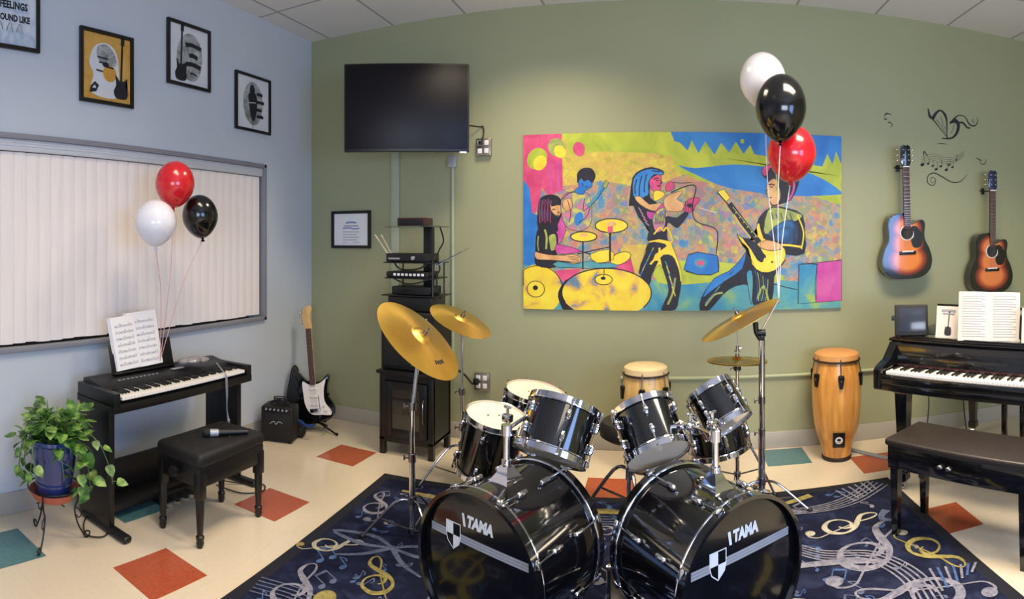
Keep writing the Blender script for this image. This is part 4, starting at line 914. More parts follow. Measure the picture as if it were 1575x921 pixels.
def music_sheet(name, loc, rz, tilt, w_, h_, label, cat='sheet music', book=False, cover=False, lines=True, group=None, roll=0.0, folds=1):
    """paper standing, leaning back; local x right, z up"""
    t = empty(name, loc, rz, label, cat, group); t.rotation_euler = (tilt, roll, rz)
    half = w_ / 2
    def page(x0, x1, bulge, nm, y):
        p = MB(); n_ = 8; pts = []
        for i in range(n_ + 1):
            u = i / n_; pts.append((x0 + (x1 - x0) * u, y - bulge * math.sin(PI * u)))
        p.mi = 0
        p.rings([[Vector((x, yy, 0)), Vector((x, yy, h_)), Vector((x, yy + 0.003, h_)), Vector((x, yy + 0.003, 0))] for x, yy in pts])
        if lines:
            rows = 7 if not book else 17
            for r_ in range(rows):
                zb = h_ * (0.08 + (0.12 if not book else 0.051) * r_)
                for s_ in range(3 if not book else 1):
                    z_ = zb + s_ * 0.0045; p.mi = 2; prev = None
                    for i in range(1, n_ + (0 if not book else -(r_ % 3 == 2))):
                        x, yy = pts[i]; a1_ = p.v((x, yy - 0.0006, z_)); b1_ = p.v((x, yy - 0.0006, z_ + (0.0016 if not book else 0.0035)))
                        if prev: p.f([prev[0], a1_, b1_, prev[1]])
                        prev = (a1_, b1_)
                for s_ in range(9 if not book else 0):
                    i = 1 + (s_ * 7 + r_ * 3) % (n_ - 2); u = ((s_ * 0.37 + r_ * 0.21) % 1) ; x = pts[i][0] + (pts[i + 1][0] - pts[i][0]) * u; yy = pts[i][1] + (pts[i + 1][1] - pts[i][1]) * u
                    p.mi = 1; zz = zb + 0.002 + 0.006 * ((s_ * 5 + r_) % 3)
                    p.poly([(x, yy - 0.0012, zz), (x + 0.003, yy - 0.0012, zz), (x + 0.003, yy - 0.0012, zz + 0.007), (x, yy - 0.0012, zz + 0.002)])
        if cover:
            p.mi = 1; ar = MB
            p.M = Matrix.Translation((0, y - bulge - 0.001, h_ / 2)) @ Matrix.Rotation(PI / 2, 4, 'X')
            a_ = Art(p, ['paper', 'ink', 'inkgrey'], z=0.0005, dz=0.0001)
            guitar_sil(a_, 'ink', 0.0, -h_ * 0.40, 0.36); a_.ell('ink', (0.0, -h_ * 0.27), 0.020, 0.026)
            a_.line('inkgrey', [(-half * 0.6, h_ * 0.36), (0, h_ * 0.37), (half * 0.6, h_ * 0.36)], 0.012); a_.line('inkgrey', [(-half * 0.5, h_ * 0.27), (half * 0.5, h_ * 0.27)], 0.008, 0)
        return build(nm, p, ['page' if (book or cat == 'book') else 'paper', 'ink' if cover else 'notes', 'inkgrey'], t, recalc=False, smooth=20)
    if book:
        page(-half, 0, 0.012, 'left_page', 0); page(0, half, 0.012, 'right_page', 0)
        build('binding', MB().box((0, 0.006, h_ / 2), (w_ * 0.98, 0.005, h_ * 0.985), 0.001), 'inkgrey', t)
    else:
        page(-half, half, 0.004, 'page', 0)
        for k in range(1, folds): page(-half - 0.006 * k, half - 0.01 * k, 0.003, 'page', 0.006 * k)
    return t
music_sheet('sheet_music', (-2.655, 2.19, 0.775), PI / 2 - 0.16, R(-10), 0.20, 0.315, 'stack of white sheet music standing open on the left keyboard', book=False, folds=3, roll=R(-4))
music_sheet('sheet_music', (-2.66, 2.06, 0.772), PI / 2 - 0.10, R(-10), 0.16, 0.30, 'white loose sheet music leaning at the left of the keyboard stack', folds=3, roll=R(-5))
tag(centred(build('plastic_bag', MB().sphere((-2.60, 2.50, 0.772), (0.05, 0.07, 0.022), 12, 8).sphere((-2.61, 2.43, 0.775), (0.04, 0.04, 0.020), 10, 6).sphere((-2.58, 2.56, 0.768), (0.03, 0.05, 0.018), 10, 6), mat('crinkled_clear_plastic', (196, 190, 192), 0.2, vary=0.2, scale=30, bump=1.0, bscale=40, trans=0.6))), 'crumpled clear plastic bag lying on top of the left keyboard', 'bag')
tag(build('headphone_cable', MB().tube([(-2.50, 2.60, 0.755), (-2.42, 2.57, 0.722), (-2.385, 2.565, 0.70), (-2.383, 2.57, 0.60), (-2.392, 2.575, 0.50), (-2.385, 2.59, 0.42), (-2.40, 2.60, 0.36)], 0.0035, 6, 4).tube([(-2.383, 2.555, 0.71), (-2.378, 2.56, 0.55), (-2.386, 2.575, 0.44)], 0.0025, 6, 4).sphere((-2.388, 2.585, 0.43), (0.010, 0.010, 0.014), 8, 6), 'dirtgrey'), 'thin grey cable hanging over the front of the left keyboard', 'cable')
tag(build('floor_cable', MB().tube([(-2.72, 1.85, 0.05), (-2.62, 1.72, 0.008), (-2.50, 1.66, 0.008), (-2.44, 1.72, 0.008), (-2.50, 1.79, 0.008), (-2.62, 1.80, 0.02)], 0.004, 6, 5), 'cable'), 'black looped cable on the floor beside the plant stand', 'cable')
tag(build('floor_cable', MB().tube([(-2.60, 2.55, 0.05), (-2.42, 2.72, 0.008), (-2.30, 2.80, 0.008), (-2.24, 2.72, 0.008), (-2.32, 2.62, 0.008), (-2.5, 2.60, 0.01)], 0.004, 6, 5), 'cable'), 'black looped cable on the floor behind the black piano stool', 'cable')

# ------------------------------------------------------------------ left stool with microphone
st = empty('piano_stool', (-2.20, 2.25, 0), 0, 'black padded piano stool with tapered wooden legs beside the digital piano', 'stool')
cu = MB(); cu.box((0, 0, 0.425), (0.335, 0.505, 0.075), 0.03, seg=4)
build('cushion', cu, 'blackcloth', st)
bt = build('button', MB().sphere((0, 0, 0), (0.010, 0.010, 0.004), 8, 6), 'blackcloth', st); bt.location = (-0.075, -0.18, 0.4625)
for k in range(1, 8): dup(bt, st, (-0.075 + 0.15 * (k % 2), -0.18 + 0.12 * (k // 2), 0.4625))
build('apron', MB().box((0, 0, 0.345), (0.315, 0.485, 0.10), 0.004), 'blacksatin', st)
build('adjusting_knob', MB().cyl((0.0, -0.24, 0.35), (0.0, -0.265, 0.35), 0.008).cyl((0.0, -0.265, 0.35), (0.0, -0.285, 0.35), 0.026), 'blackplastic', st)
def turned_leg(h_, r_):
    mb = MB(); mb.box((0, 0, h_ * 0.83), (r_ * 2.1, r_ * 2.1, h_ * 0.34), 0.004)
    q = [(r_ * 1.0, h_ * 0.68), (r_ * 0.98, h_ * 0.5), (r_ * 0.72, h_ * 0.2), (r_ * 0.62, h_ * 0.17), (r_ * 0.95, h_ * 0.155), (r_ * 0.95, h_ * 0.12), (r_ * 0.8, h_ * 0.10), (r_ * 0.9, h_ * 0.06), (r_ * 0.6, 0.0)]
    mb.lathe(list(reversed(q)), 14); return mb
lg = build('leg', turned_leg(0.36, 0.022), 'blacksatin', st); lg.location = (-0.138, -0.222, 0)
for (x, y) in ((0.138, -0.222), (-0.138, 0.222), (0.138, 0.222)): dup(lg, st, (x, y, 0))
mic = empty('microphone', (-2.17, 2.27, 0.482), R(-52), 'grey and black wireless microphone lying on the black stool', 'microphone')
mic.rotation_euler = (0, 0, R(52))
build('handle', MB().tube([(0.00, 0, 0), (0.16, 0, -0.004)], [0.018, 0.013], 16), 'blackplastic', mic)
build('collar', MB().tube([(-0.045, 0, 0.0), (0.0, 0, 0)], [0.020, 0.0185], 16), 'silver', mic, 'silver grey collar')
build('grille', MB().sphere((-0.062, 0, 0.002), (0.026, 0.0225, 0.0225), 16, 10), 'grille', mic)

# ------------------------------------------------------------------ plant on a wire stand
PX, PY = -2.56, 1.50
ps = empty('plant_stand', (PX, PY, 0), 0, 'black scrolled wire plant stand near the digital piano', 'plant stand')
build('top_ring', MB().torus((0, 0, 0.275), (0, 0, 1), 0.132, 0.004, 32, 6).torus((0, 0, 0.225), (0, 0, 1), 0.095, 0.0035, 32, 6).tube([(-0.1, 0, 0.205), (0.1, 0, 0.205)], 0.003, 6).tube([(0, -0.1, 0.205), (0, 0.1, 0.205)], 0.003, 6), 'lugblack', ps)
lgm = MB().tube([(0.132, 0, 0.275), (0.122, 0, 0.20), (0.105, 0, 0.15), (0.12, 0, 0.08), (0.145, 0, 0.03), (0.16, 0, 0.006), (0.178, 0, 0.012), (0.180, 0, 0.032), (0.165, 0, 0.036), (0.158, 0, 0.024)], 0.0042, 6, 4)
lgm.tube([(0.108, 0, 0.16), (0.13, 0, 0.145), (0.138, 0, 0.12), (0.125, 0, 0.105), (0.116, 0, 0.12)], 0.003, 6, 4)
l0 = build('leg', lgm, 'lugblack', ps); l0.rotation_euler = (0, 0, R(-55))
for k in (65, 185): dup(l0, ps, (0, 0, 0), (0, 0, R(k)))
tag(centred(build('saucer', MB(Matrix.Translation((PX, PY, 0.211))).lathe([(0.075, 0.0), (0.098, 0.006), (0.126, 0.045), (0.128, 0.05), (0.121, 0.05), (0.094, 0.012), (0.07, 0.009)], 36), 'terracotta')), 'terracotta saucer between blue pot and wire stand', 'saucer')
pot = empty('potted_pothos', (PX, PY, 0.221), 0, 'leafy green pothos in a glazed cobalt blue pot trailing to the right', 'potted plant')
build('pot', MB().lathe([(0.075, 0.0), (0.083, 0.004), (0.106, 0.16), (0.117, 0.27), (0.126, 0.280), (0.126, 0.298), (0.112, 0.298), (0.106, 0.26)], 40), 'potblue', pot)
build('soil', MB().lathe([(0.001, 0.262), (0.104, 0.260), (0.104, 0.25)], 24), 'soil', pot)
rn = random.Random(11)
stems = MB(); lv = MB()
def leaf(mb, p, d, up, s):
    d = Vector(d).normalized(); up = Vector(up); sd = d.cross(up).normalized(); n_ = sd.cross(d).normalized()
    out = [(0, 0), (0.10, 0.26), (0.30, 0.40), (0.55, 0.34), (0.80, 0.16), (1.0, 0.0)]
    mid = [p + d * (u * s) - n_ * (0.10 * s * u * u) for u, _ in out]
    l = [p + d * ((u - (0.1 if 0 < i < 3 else 0)) * s) + sd * (v_ * s) + n_ * (0.10 * s * v_) - n_ * (0.10 * s * u * u) for i, (u, v_) in enumerate(out)]
    r_ = [p + d * ((u - (0.1 if 0 < i < 3 else 0)) * s) - sd * (v_ * s) + n_ * (0.10 * s * v_) - n_ * (0.10 * s * u * u) for i, (u, v_) in enumerate(out)]
    M_ = [mb.v(q) for q in mid]; L2 = [mb.v(q) for q in l[1:-1]]; R2 = [mb.v(q) for q in r_[1:-1]]
    for side in (L2, R2):
        mb.f([M_[0], side[0], M_[1]] if side is L2 else [M_[0], M_[1], side[0]])
        for i in range(len(side) - 1):
            q = [M_[i + 1], side[i], side[i + 1], M_[i + 2]]
            mb.f(q if side is L2 else list(reversed(q)))
        q = [M_[-2], side[-1], M_[-1]]
        mb.f(q if side is L2 else list(reversed(q)))
def vine(pts, n_, s0, s1):
    q = spline([Vector(p) for p in pts], 8); stems.tube(q, [0.0035, 0.002], 5)
    for i in range(n_):
        u = (i + 0.7) / n_; k = min(int(u * (len(q) - 1)), len(q) - 2); p = q[k]; t_ = (q[k + 1] - q[k]).normalized()
        side = Vector((rn.uniform(-1, 1), rn.uniform(-1, 1), rn.uniform(-0.3, 0.7))); d = (t_ * 0.6 + side).normalized()
        pe = p + d * rn.uniform(0.015, 0.035); stems.tube([p, pe], 0.0015, 4)
        leaf(lv, pe, d + Vector((0, 0, -0.25)), (rn.uniform(-.4, .6), rn.uniform(-.5, .1), 1), rn.uniform(s0, s1))
for k in range(46):
    a_ = rn.uniform(0, 2 * PI); h_ = rn.uniform(0.02, 0.15); o_ = rn.uniform(0.05, 0.17)
    vine([(0.05 * math.cos(a_), 0.05 * math.sin(a_), 0.26), (o_ * 0.7 * math.cos(a_), o_ * 0.7 * math.sin(a_), 0.28 + h_ * 0.8), (o_ * 1.1 * math.cos(a_), o_ * 1.1 * math.sin(a_), 0.25 + h_)], 5, 0.050, 0.078)
for (x1, y1, h_) in ((-0.02, -0.02, 0.40), (-0.09, -0.05, 0.30), (0.05, 0.03, 0.27), (0.02, 0.10, 0.28), (-0.05, 0.0, 0.34)):
    vine([(x1 * 0.5, y1 * 0.5, 0.25), (x1 * 0.8, y1 * 0.8, 0.33), (x1 * 1.3, y1 * 1.3, 0.26 + h_ * 0.55)], 4, 0.045, 0.07)
# drooping over the left rim, and trailing shoots towards the room and the piano
for (ax, ay) in ((-0.06, -0.10), (-0.10, -0.06), (-0.02, -0.12), (0.04, -0.11)):
    vine([(ax * 0.6, ay * 0.6, 0.27), (ax * 1.2, ay * 1.2, 0.31), (ax * 1.45, ay * 1.45, 0.22), (ax * 1.45, ay * 1.5, 0.12)], 7, 0.045, 0.065)
vine([(0.05, 0.04, 0.27), (0.12, 0.07, 0.30), (0.16, 0.09, 0.22), (0.17, 0.10, 0.12), (0.175, 0.11, 0.06)], 9, 0.06, 0.085)
vine([(0.06, 0.03, 0.27), (0.13, 0.04, 0.29), (0.155, 0.05, 0.18), (0.16, 0.06, 0.08)], 8, 0.055, 0.08)
vine([(0.06, 0.06, 0.28), (0.13, 0.11, 0.33), (0.19, 0.15, 0.28), (0.23, 0.18, 0.17), (0.24, 0.19, 0.10)], 7, 0.045, 0.065)
vine([(0.08, -0.03, 0.27), (0.135, -0.04, 0.28), (0.150, -0.04, 0.20), (0.15, -0.03, 0.13)], 6, 0.05, 0.07)
build('stems', stems, 'stem', pot); build('leaves', lv, 'leaf', pot, recalc=False)

# ------------------------------------------------------------------ practice amp and electric guitar in the corner
am = empty('practice_amplifier', (-2.72, 3.50, 0), R(18), 'small black practice amplifier on the floor between keyboard and corner', 'amplifier')
build('cabinet', MB().box((0, 0.03, 0.140), (0.25, 0.16, 0.25), 0.014, seg=3), 'blackcloth', am)
build('speaker_grille', MB().box((0, -0.052, 0.125), (0.215, 0.008, 0.185), 0.003), 'grille', am)
lgm = MB(Matrix.Translation((0.0, -0.058, 0.15)) @ Matrix.Rotation(PI / 2, 4, 'X')); a_ = Art(lgm, ['s'], z=0.001)
a_.line('s', [(-0.05, -0.01), (-0.02, 0.012), (0.0, -0.008), (0.02, 0.012), (0.05, 0.002)], 0.007)
build('badge', lgm, 'silver', am, 'silver script badge', recalc=False)
build('control_panel', MB().box((0, -0.035, 0.245), (0.22, 0.03, 0.03), 0.003), 'blackplastic', am)
kn = MB(); kn.cyl((0, -0.048, 0), (0, -0.062, 0), 0.008, 0.007, 10); k0 = build('knob', kn, 'silver', am); k0.location = (-0.08, 0, 0.246)
for k in range(1, 6): dup(k0, am, (-0.08 + 0.032 * k, 0, 0.246))
build('carry_handle', MB().tube([(-0.07, 0.03, 0.262), (-0.06, 0.03, 0.285), (0.06, 0.03, 0.285), (0.07, 0.03, 0.262)], 0.008, 8, 4), 'blackcloth', am)
f0 = build('rubber_foot', MB().cyl((0, 0, 0), (0, 0, 0.018), 0.012, seg=12), 'cable', am); f0.location = (-0.1, -0.03, 0)
for p in ((0.1, -0.03, 0), (-0.1, 0.09, 0), (0.1, 0.09, 0)): dup(f0, am, p)
tag(centred(build('coiled_cable', MB(Matrix.Translation((-2.735, 3.52, 0.272))).tube([(0.05 * math.cos(t_ * 0.55) * (1 + 0.05 * (t_ % 3)), 0.045 * math.sin(t_ * 0.55) + 0.02, 0.006 + 0.0012 * t_) for t_ in range(34)], 0.005, 6), 'cable')), 'black cable coiled on top of the small amplifier', 'cable')

def headstock_pegs(mb, xs, y0, dy, n_, z, side):
    for k in range(n_):
        y = y0 + dy * k; mb.cyl((xs, y, z), (xs + side * 0.018, y, z), 0.0035, seg=8); mb.sphere((xs + side * 0.024, y, z), (0.009, 0.006, 0.004), 8, 6)
# electric guitar: local x right, y up the neck, z toward the viewer
eg = empty('electric_guitar', (-2.60, 3.84, 0.085), 0, 'black and white electric guitar with maple headstock standing in the corner', 'guitar')
eg.rotation_euler = (Matrix.Rotation(R(17), 3, 'Z') @ Matrix.Rotation(R(-2), 3, 'Y') @ Matrix.Rotation(R(80), 3, 'X') @ Matrix.Rotation(R(6), 3, 'Z')).to_euler()
EB = spline([(0.0, 0.0), (0.10, 0.005), (0.155, 0.06), (0.150, 0.13), (0.110, 0.20), (0.115, 0.27), (0.135, 0.33), (0.120, 0.355), (0.080, 0.315), (0.035, 0.300), (-0.035, 0.305), (-0.085, 0.345), (-0.125, 0.390), (-0.150, 0.375), (-0.145, 0.30), (-0.115, 0.215), (-0.145, 0.14), (-0.160, 0.07), (-0.105, 0.012)], 5, True)
build('body', MB().prism(EB, 0, 0.042, 0.008), 'blackgloss', eg)
PG = spline([(-0.03, 0.06), (0.06, 0.05), (0.125, 0.045), (0.130, 0.08), (0.085, 0.15), (0.085, 0.24), (0.105, 0.315), (0.075, 0.30), (0.035, 0.285), (-0.035, 0.285), (-0.085, 0.31), (-0.085, 0.22), (-0.075, 0.13)], 4, True)
build('pickguard', MB().prism(PG, 0.0422, 0.045), 'pearl', eg, 'white pickguard')
pk = build('pickup', MB().box((0, 0, 0.047), (0.075, 0.018, 0.007), 0.004), 'ivory', eg)
pk.location = (0, 0.13, 0); dup(pk, eg, (0, 0.19, 0)); dup(pk, eg, (0, 0.25, 0))
build('bridge', MB().box((0, 0.085, 0.049), (0.075, 0.03, 0.010), 0.002).tube([(0.03, 0.085, 0.05), (0.05, 0.09, 0.07), (0.045, 0.20, 0.075)], 0.003, 6, 3), 'chrome', eg)
build('neck', MB().box((0, 0.50, 0.043), (0.046, 0.44, 0.018), 0.006).prism(spline([(-0.022, 0.715), (0.022, 0.715), (0.028, 0.75), (0.022, 0.83), (0.040, 0.875), (0.020, 0.905), (-0.005, 0.895), (-0.040, 0.86), (-0.045, 0.80), (-0.035, 0.755)], 4, True), 0.034, 0.048, 0.002), 'maple', eg)
build('fingerboard', MB().box((0, 0.50, 0.0545), (0.045, 0.44, 0.006), 0.001), 'rosewood', eg)
ff = MB()
for k in range(20): ff.box((0, 0.715 - 0.64 * (1 - 2 ** (-(k + 0.01) / 12)) * 0.98, 0.0582), (0.044, 0.002, 0.0015))
build('frets', ff, 'fret', eg)
ps_ = MB(); headstock_pegs(ps_, 0, 0, 0, 1, 0, -1); pg0 = build('tuning_peg', ps_, 'chrome', eg); pg0.location = (-0.042, 0.765, 0.041)
for k in range(1, 6): dup(pg0, eg, (-0.042, 0.765 + 0.022 * k, 0.041))
sg = MB()
for k in range(6): sg.cyl(((k - 2.5) * 0.0095, 0.088, 0.056), ((k - 2.5) * 0.0065, 0.72, 0.061), 0.0006, seg=4)
build('strings', sg, 'fret', eg)
kb = build('control_knob', MB().cyl((0, 0, 0.045), (0, 0, 0.057), 0.011, 0.009, 12), 'ivory', eg)
kb.location = (0.075, 0.12, 0); dup(kb, eg, (0.09, 0.085, 0)); dup(kb, eg, (0.105, 0.055, 0))
gs = empty('guitar_stand', (-2.60, 3.80, 0), R(17), 'low black tubular stand holding the electric guitar in the corner', 'guitar stand')
build('frame', MB().tube([(0, 0.10, 0.30), (0, 0.09, 0.06), (0, 0.09, 0.05)], 0.008, 8).tube([(-0.10, -0.07, 0.075), (-0.10, 0.0, 0.070), (0.0, 0.09, 0.06), (0.10, 0.0, 0.070), (0.10, -0.07, 0.075)], 0.008, 8), 'lugblack', gs)
l0 = build('leg', MB().tube([(0, 0.0, 0.065), (0.0, -0.20, 0.010)], 0.007, 8).sphere((0, -0.205, 0.012), 0.012, 8, 6), 'lugblack', gs)
l0.location = (0, 0.09, 0); l0.rotation_euler = (0, 0, R(62)); dup(l0, gs, (0, 0.09, 0), (0, 0, R(-38))); dup(l0, gs, (0, 0.09, 0), (0, 0, R(180)))
bag = MB()
bag.prism(spline([(-0.10, 0.0), (0.12, 0.0), (0.13, 0.06), (0.07, 0.12), (0.03, 0.22), (0.01, 0.36), (-0.01, 0.46), (-0.05, 0.47), (-0.075, 0.36), (-0.10, 0.2)], 5, True), -0.035, 0.035, 0.02)
o = build('gig_bag', bag, 'blackcloth'); o.location = (-2.80, 3.86, 0.012); o.rotation_euler = (R(86), 0, R(30))
tag(o, 'black slumped gig bag standing beside the electric guitar', 'bag')
tag(centred(build('folded_pouch', MB(Matrix.Translation((-2.69, 3.66, 0.0)) @ Matrix.Rotation(R(20), 4, 'Z')).box((0, 0, 0.045), (0.17, 0.10, 0.085), 0.03, seg=4).box((0.0, -0.02, 0.10), (0.14, 0.05, 0.05), 0.02, seg=3), ['blackcloth'])), 'low black pouch on the floor in front of the guitar stand', 'bag')
tag(centred(build('blue_strap', MB().tube([(-2.68, 3.61, 0.11), (-2.62, 3.62, 0.14), (-2.56, 3.63, 0.11), (-2.50, 3.65, 0.12)], 0.012, 8, 4), 'bluegloss')), 'shiny blue strap draped below the electric guitar', 'strap')

# ------------------------------------------------------------------ cabinet, amplifier, device tower
cb = empty('media_cabinet', (-1.765, 3.855, 0), 0, 'black wooden cabinet with glass door carrying the amplifier', 'cabinet')
w_, d_, h_ = 0.41, 0.33, 0.59
bd = MB()
bd.box((0, 0, h_ - 0.012), (w_ + 0.04, d_ + 0.03, 0.024), 0.004).box((0, 0, 0.11), (w_, d_, 0.02)).box((-w_ / 2 + 0.01, 0, 0.34), (0.02, d_ - 0.02, 0.47)).box((w_ / 2 - 0.01, 0, 0.34), (0.02, d_ - 0.02, 0.47)).box((0, d_ / 2 - 0.01, 0.34), (w_ - 0.03, 0.012, 0.47)).box((0, 0, 0.43), (w_ - 0.04, d_ - 0.04, 0.014))
bd.box((0, -d_ / 2 + 0.012, 0.545), (w_ - 0.04, 0.02, 0.045)).box((0, -d_ / 2 + 0.012, 0.115), (w_ - 0.04, 0.02, 0.05))
build('carcass', bd, 'blacksatin', cb)
l0 = build('leg', MB().box((0, 0, 0.28), (0.04, 0.04, 0.56), 0.003), 'blacksatin', cb); l0.location = (-w_ / 2 + 0.02, -d_ / 2 + 0.02, 0)
for p in ((w_ / 2 - 0.02, -d_ / 2 + 0.02, 0), (-w_ / 2 + 0.02, d_ / 2 - 0.02, 0), (w_ / 2 - 0.02, d_ / 2 - 0.02, 0)): dup(l0, cb, p)
dr = MB(); y_ = -d_ / 2 - 0.002
for c, s in (((-0.135, y_, 0.33), (0.055, 0.02, 0.375)), ((0.135, y_, 0.33), (0.055, 0.02, 0.375)), ((0, y_, 0.165), (0.22, 0.02, 0.045)), ((0, y_, 0.495), (0.22, 0.02, 0.045)), ((0, y_, 0.40), (0.22, 0.012, 0.012))): dr.box(c, s, 0.002)
dd = build('door', dr, 'blacksatin', cb)
build('door_glass', MB().box((0, y_ + 0.003, 0.33), (0.22, 0.004, 0.30)), 'glass', dd)
build('handle', MB().tube([(0.140, y_ - 0.012, 0.25), (0.140, y_ - 0.025, 0.27), (0.140, y_ - 0.025, 0.39), (0.140, y_ - 0.012, 0.41)], 0.004, 8), 'chromed', dd)
tag(centred(build('paper_stack', MB(Matrix.Translation((-1.80, 3.84, 0.121))).box((0, 0, 0.06), (0.15, 0.18, 0.12), 0.004), 'head_clear')), 'pale bundle of paper inside the black cabinet behind its glass door', 'papers')
tag(centred(build('white_remote', MB(Matrix.Translation((-1.84, 3.78, 0.4375))).box((0, 0, 0.010), (0.10, 0.05, 0.018), 0.006), 'white')), 'small white gadget on the upper cabinet shelf', 'gadget')
ap = empty('keyboard_amplifier', (-1.765, 3.86, 0.592), 0, 'black combo amplifier with front grille standing on the cabinet', 'amplifier')
build('cabinet', MB().box((0, 0.012, 0.205), (0.42, 0.30, 0.405), 0.010, seg=3), 'blackcloth', ap)
build('speaker_grille', MB().box((0, -0.142, 0.165), (0.37, 0.010, 0.27), 0.003), 'grille', ap)
build('control_panel', MB().box((0, -0.140, 0.350), (0.38, 0.012, 0.075), 0.002), 'blackplastic', ap)
k0 = build('knob', MB().cyl((0, 0, 0), (0, -0.014, 0), 0.009, 0.008, 10), 'dirtgrey', ap); k0.location = (-0.16, -0.146, 0.365)
for i in range(2):
    for k in range(9):
        if i or k: dup(k0, ap, (-0.16 + 0.038 * k, -0.146, 0.365 - 0.03 * i))
lgm = MB(Matrix.Translation((0.09, -0.1485, 0.045)) @ Matrix.Rotation(PI / 2, 4, 'X')); a_ = Art(lgm, ['s'], z=0.001)
for k in range(6): a_.line('s', [(-0.055 + 0.019 * k, -0.006), (-0.05 + 0.019 * k, 0.006), (-0.042 + 0.019 * k, -0.004)], 0.004)
build('badge', lgm, 'silver', ap, 'small silver badge', recalc=False)
rk = empty('device_rack', (-1.77, 3.90, 0.999), 0, 'black component rack with glass shelves standing on the amplifier', 'rack')
build('base', MB().box((0.0, -0.01, 0.055), (0.34, 0.26, 0.10), 0.006), 'blackplastic', rk)
for i, (z_, wd) in enumerate(((0.112, 0.43), (0.235, 0.38), (0.345, 0.40), (0.600, 0.40))):
    s_ = build('shelf', MB().box((0, -0.02, z_), (wd, 0.27, 0.008), 0.002), 'blackplastic' if i < 3 else 'glassclear', rk)
build('spine', MB().box((0.06, 0.07, 0.36), (0.07, 0.05, 0.50), 0.004), 'blackplastic', rk)
p0 = build('post', MB().cyl((0, 0, 0.11), (0, 0, 0.36), 0.007, seg=8), 'blackplastic', rk); p0.location = (-0.16, 0.09, 0); dup(p0, rk, (0.17, 0.09, 0)); dup(p0, rk, (0.17, -0.12, 0))
ZR = 0.999
mx = empty('audio_mixer', (-1.79, 3.86, ZR + 0.239), 0, 'flat mixer showing a row of white buttons on the rack', 'mixer')
build('case', MB().box((0, 0, 0.022), (0.32, 0.20, 0.042), 0.005).box((-0.175, -0.02, 0.018), (0.03, 0.06, 0.03), 0.004), 'blackplastic', mx)
b0_ = build('button', MB().box((0, -0.1025, 0.022), (0.020, 0.006, 0.018), 0.003), 'white', mx, 'white button'); b0_.location = (-0.095, 0, 0)
for k in range(1, 8): dup(b0_, mx, (-0.095 + 0.031 * k, 0, 0))
rc = empty('wireless_receiver', (-1.79, 3.86, ZR + 0.349), 0, 'black receiver with two long aerials on the middle rack shelf', 'receiver')
build('case', MB().box((0, 0, 0.032), (0.33, 0.20, 0.060), 0.005), 'blackplastic', rc)
build('dial', MB().cyl((0.05, -0.1, 0.03), (0.05, -0.112, 0.03), 0.014, seg=14), 'dirtgrey', rc); build('display', MB().box((-0.10, -0.102, 0.025), (0.09, 0.004, 0.012)), 'dirtgrey', rc)
build('aerial', MB().tube([(0.19, -0.02, -0.02), (0.34, 0.10, 0.075)], [0.003, 0.0015], 6), 'chromed', rc); build('aerial', MB().tube([(0.19, -0.04, -0.03), (0.385, 0.12, 0.10)], [0.003, 0.0015], 6), 'chromed', rc)
pl = empty('disc_player', (-1.76, 3.86, ZR + 0.119), 0, 'low black player on the bottom rack shelf', 'player')
build('case', MB().box((0, 0, 0.03), (0.30, 0.20, 0.056), 0.004), 'blackplastic', pl); build('tray', MB().box((-0.04, -0.101, 0.032), (0.12, 0.004, 0.014), 0.001), 'lugblack', pl)
cs = empty('cable_box', (-1.775, 3.87, ZR + 0.604), 0, 'small dark reddish box on the top glass shelf of the rack', 'box')
build('case', MB().box((0, 0, 0.030), (0.215, 0.15, 0.058), 0.005), 'redbrown', cs); build('front_panel', MB().box((0, -0.076, 0.030), (0.19, 0.004, 0.036), 0.001), 'blackplastic', cs)
o = build('rack_cable', MB().tube([(-1.62, 3.96, 1.60), (-1.60, 3.98, 1.50), (-1.615, 3.93, 1.43), (-1.60, 3.86, 1.38), (-1.58, 3.86, 1.30), (-1.60, 3.85, 1.25), (-1.59, 3.84, 1.16), (-1.575, 3.86, 1.09)], 0.006, 6, 5).tube([(-1.93, 3.80, 1.38), (-1.86, 3.76, 1.31), (-1.78, 3.75, 1.295), (-1.68, 3.76, 1.31), (-1.62, 3.80, 1.37)], 0.006, 6, 5).tube([(-1.90, 3.76, 1.235), (-1.80, 3.75, 1.20), (-1.70, 3.75, 1.205), (-1.61, 3.78, 1.24)], 0.005, 6, 5), 'cable')
tag(o, 'black cables looping down the right side of the rack', 'cable')
DS = 'drumsticks poking out of the rack'
for i, (p0_, p1_) in enumerate((((-1.94, 3.82, 1.365), (-2.06, 3.80, 1.535)), ((-1.935, 3.84, 1.375), (-2.03, 3.84, 1.535)))):
    o = centred(build('drumstick', MB().tube([p0_, p1_, Vector(p1_) + (Vector(p1_) - Vector(p0_)) * 0.06], [0.006, 0.0045, 0.003], 8), 'stick')); tag(o, ('left, lower leaning of two pale drumsticks slanting from the rack', 'right, steeper of two pale drumsticks slanting from the rack')[i], 'drumstick', DS)

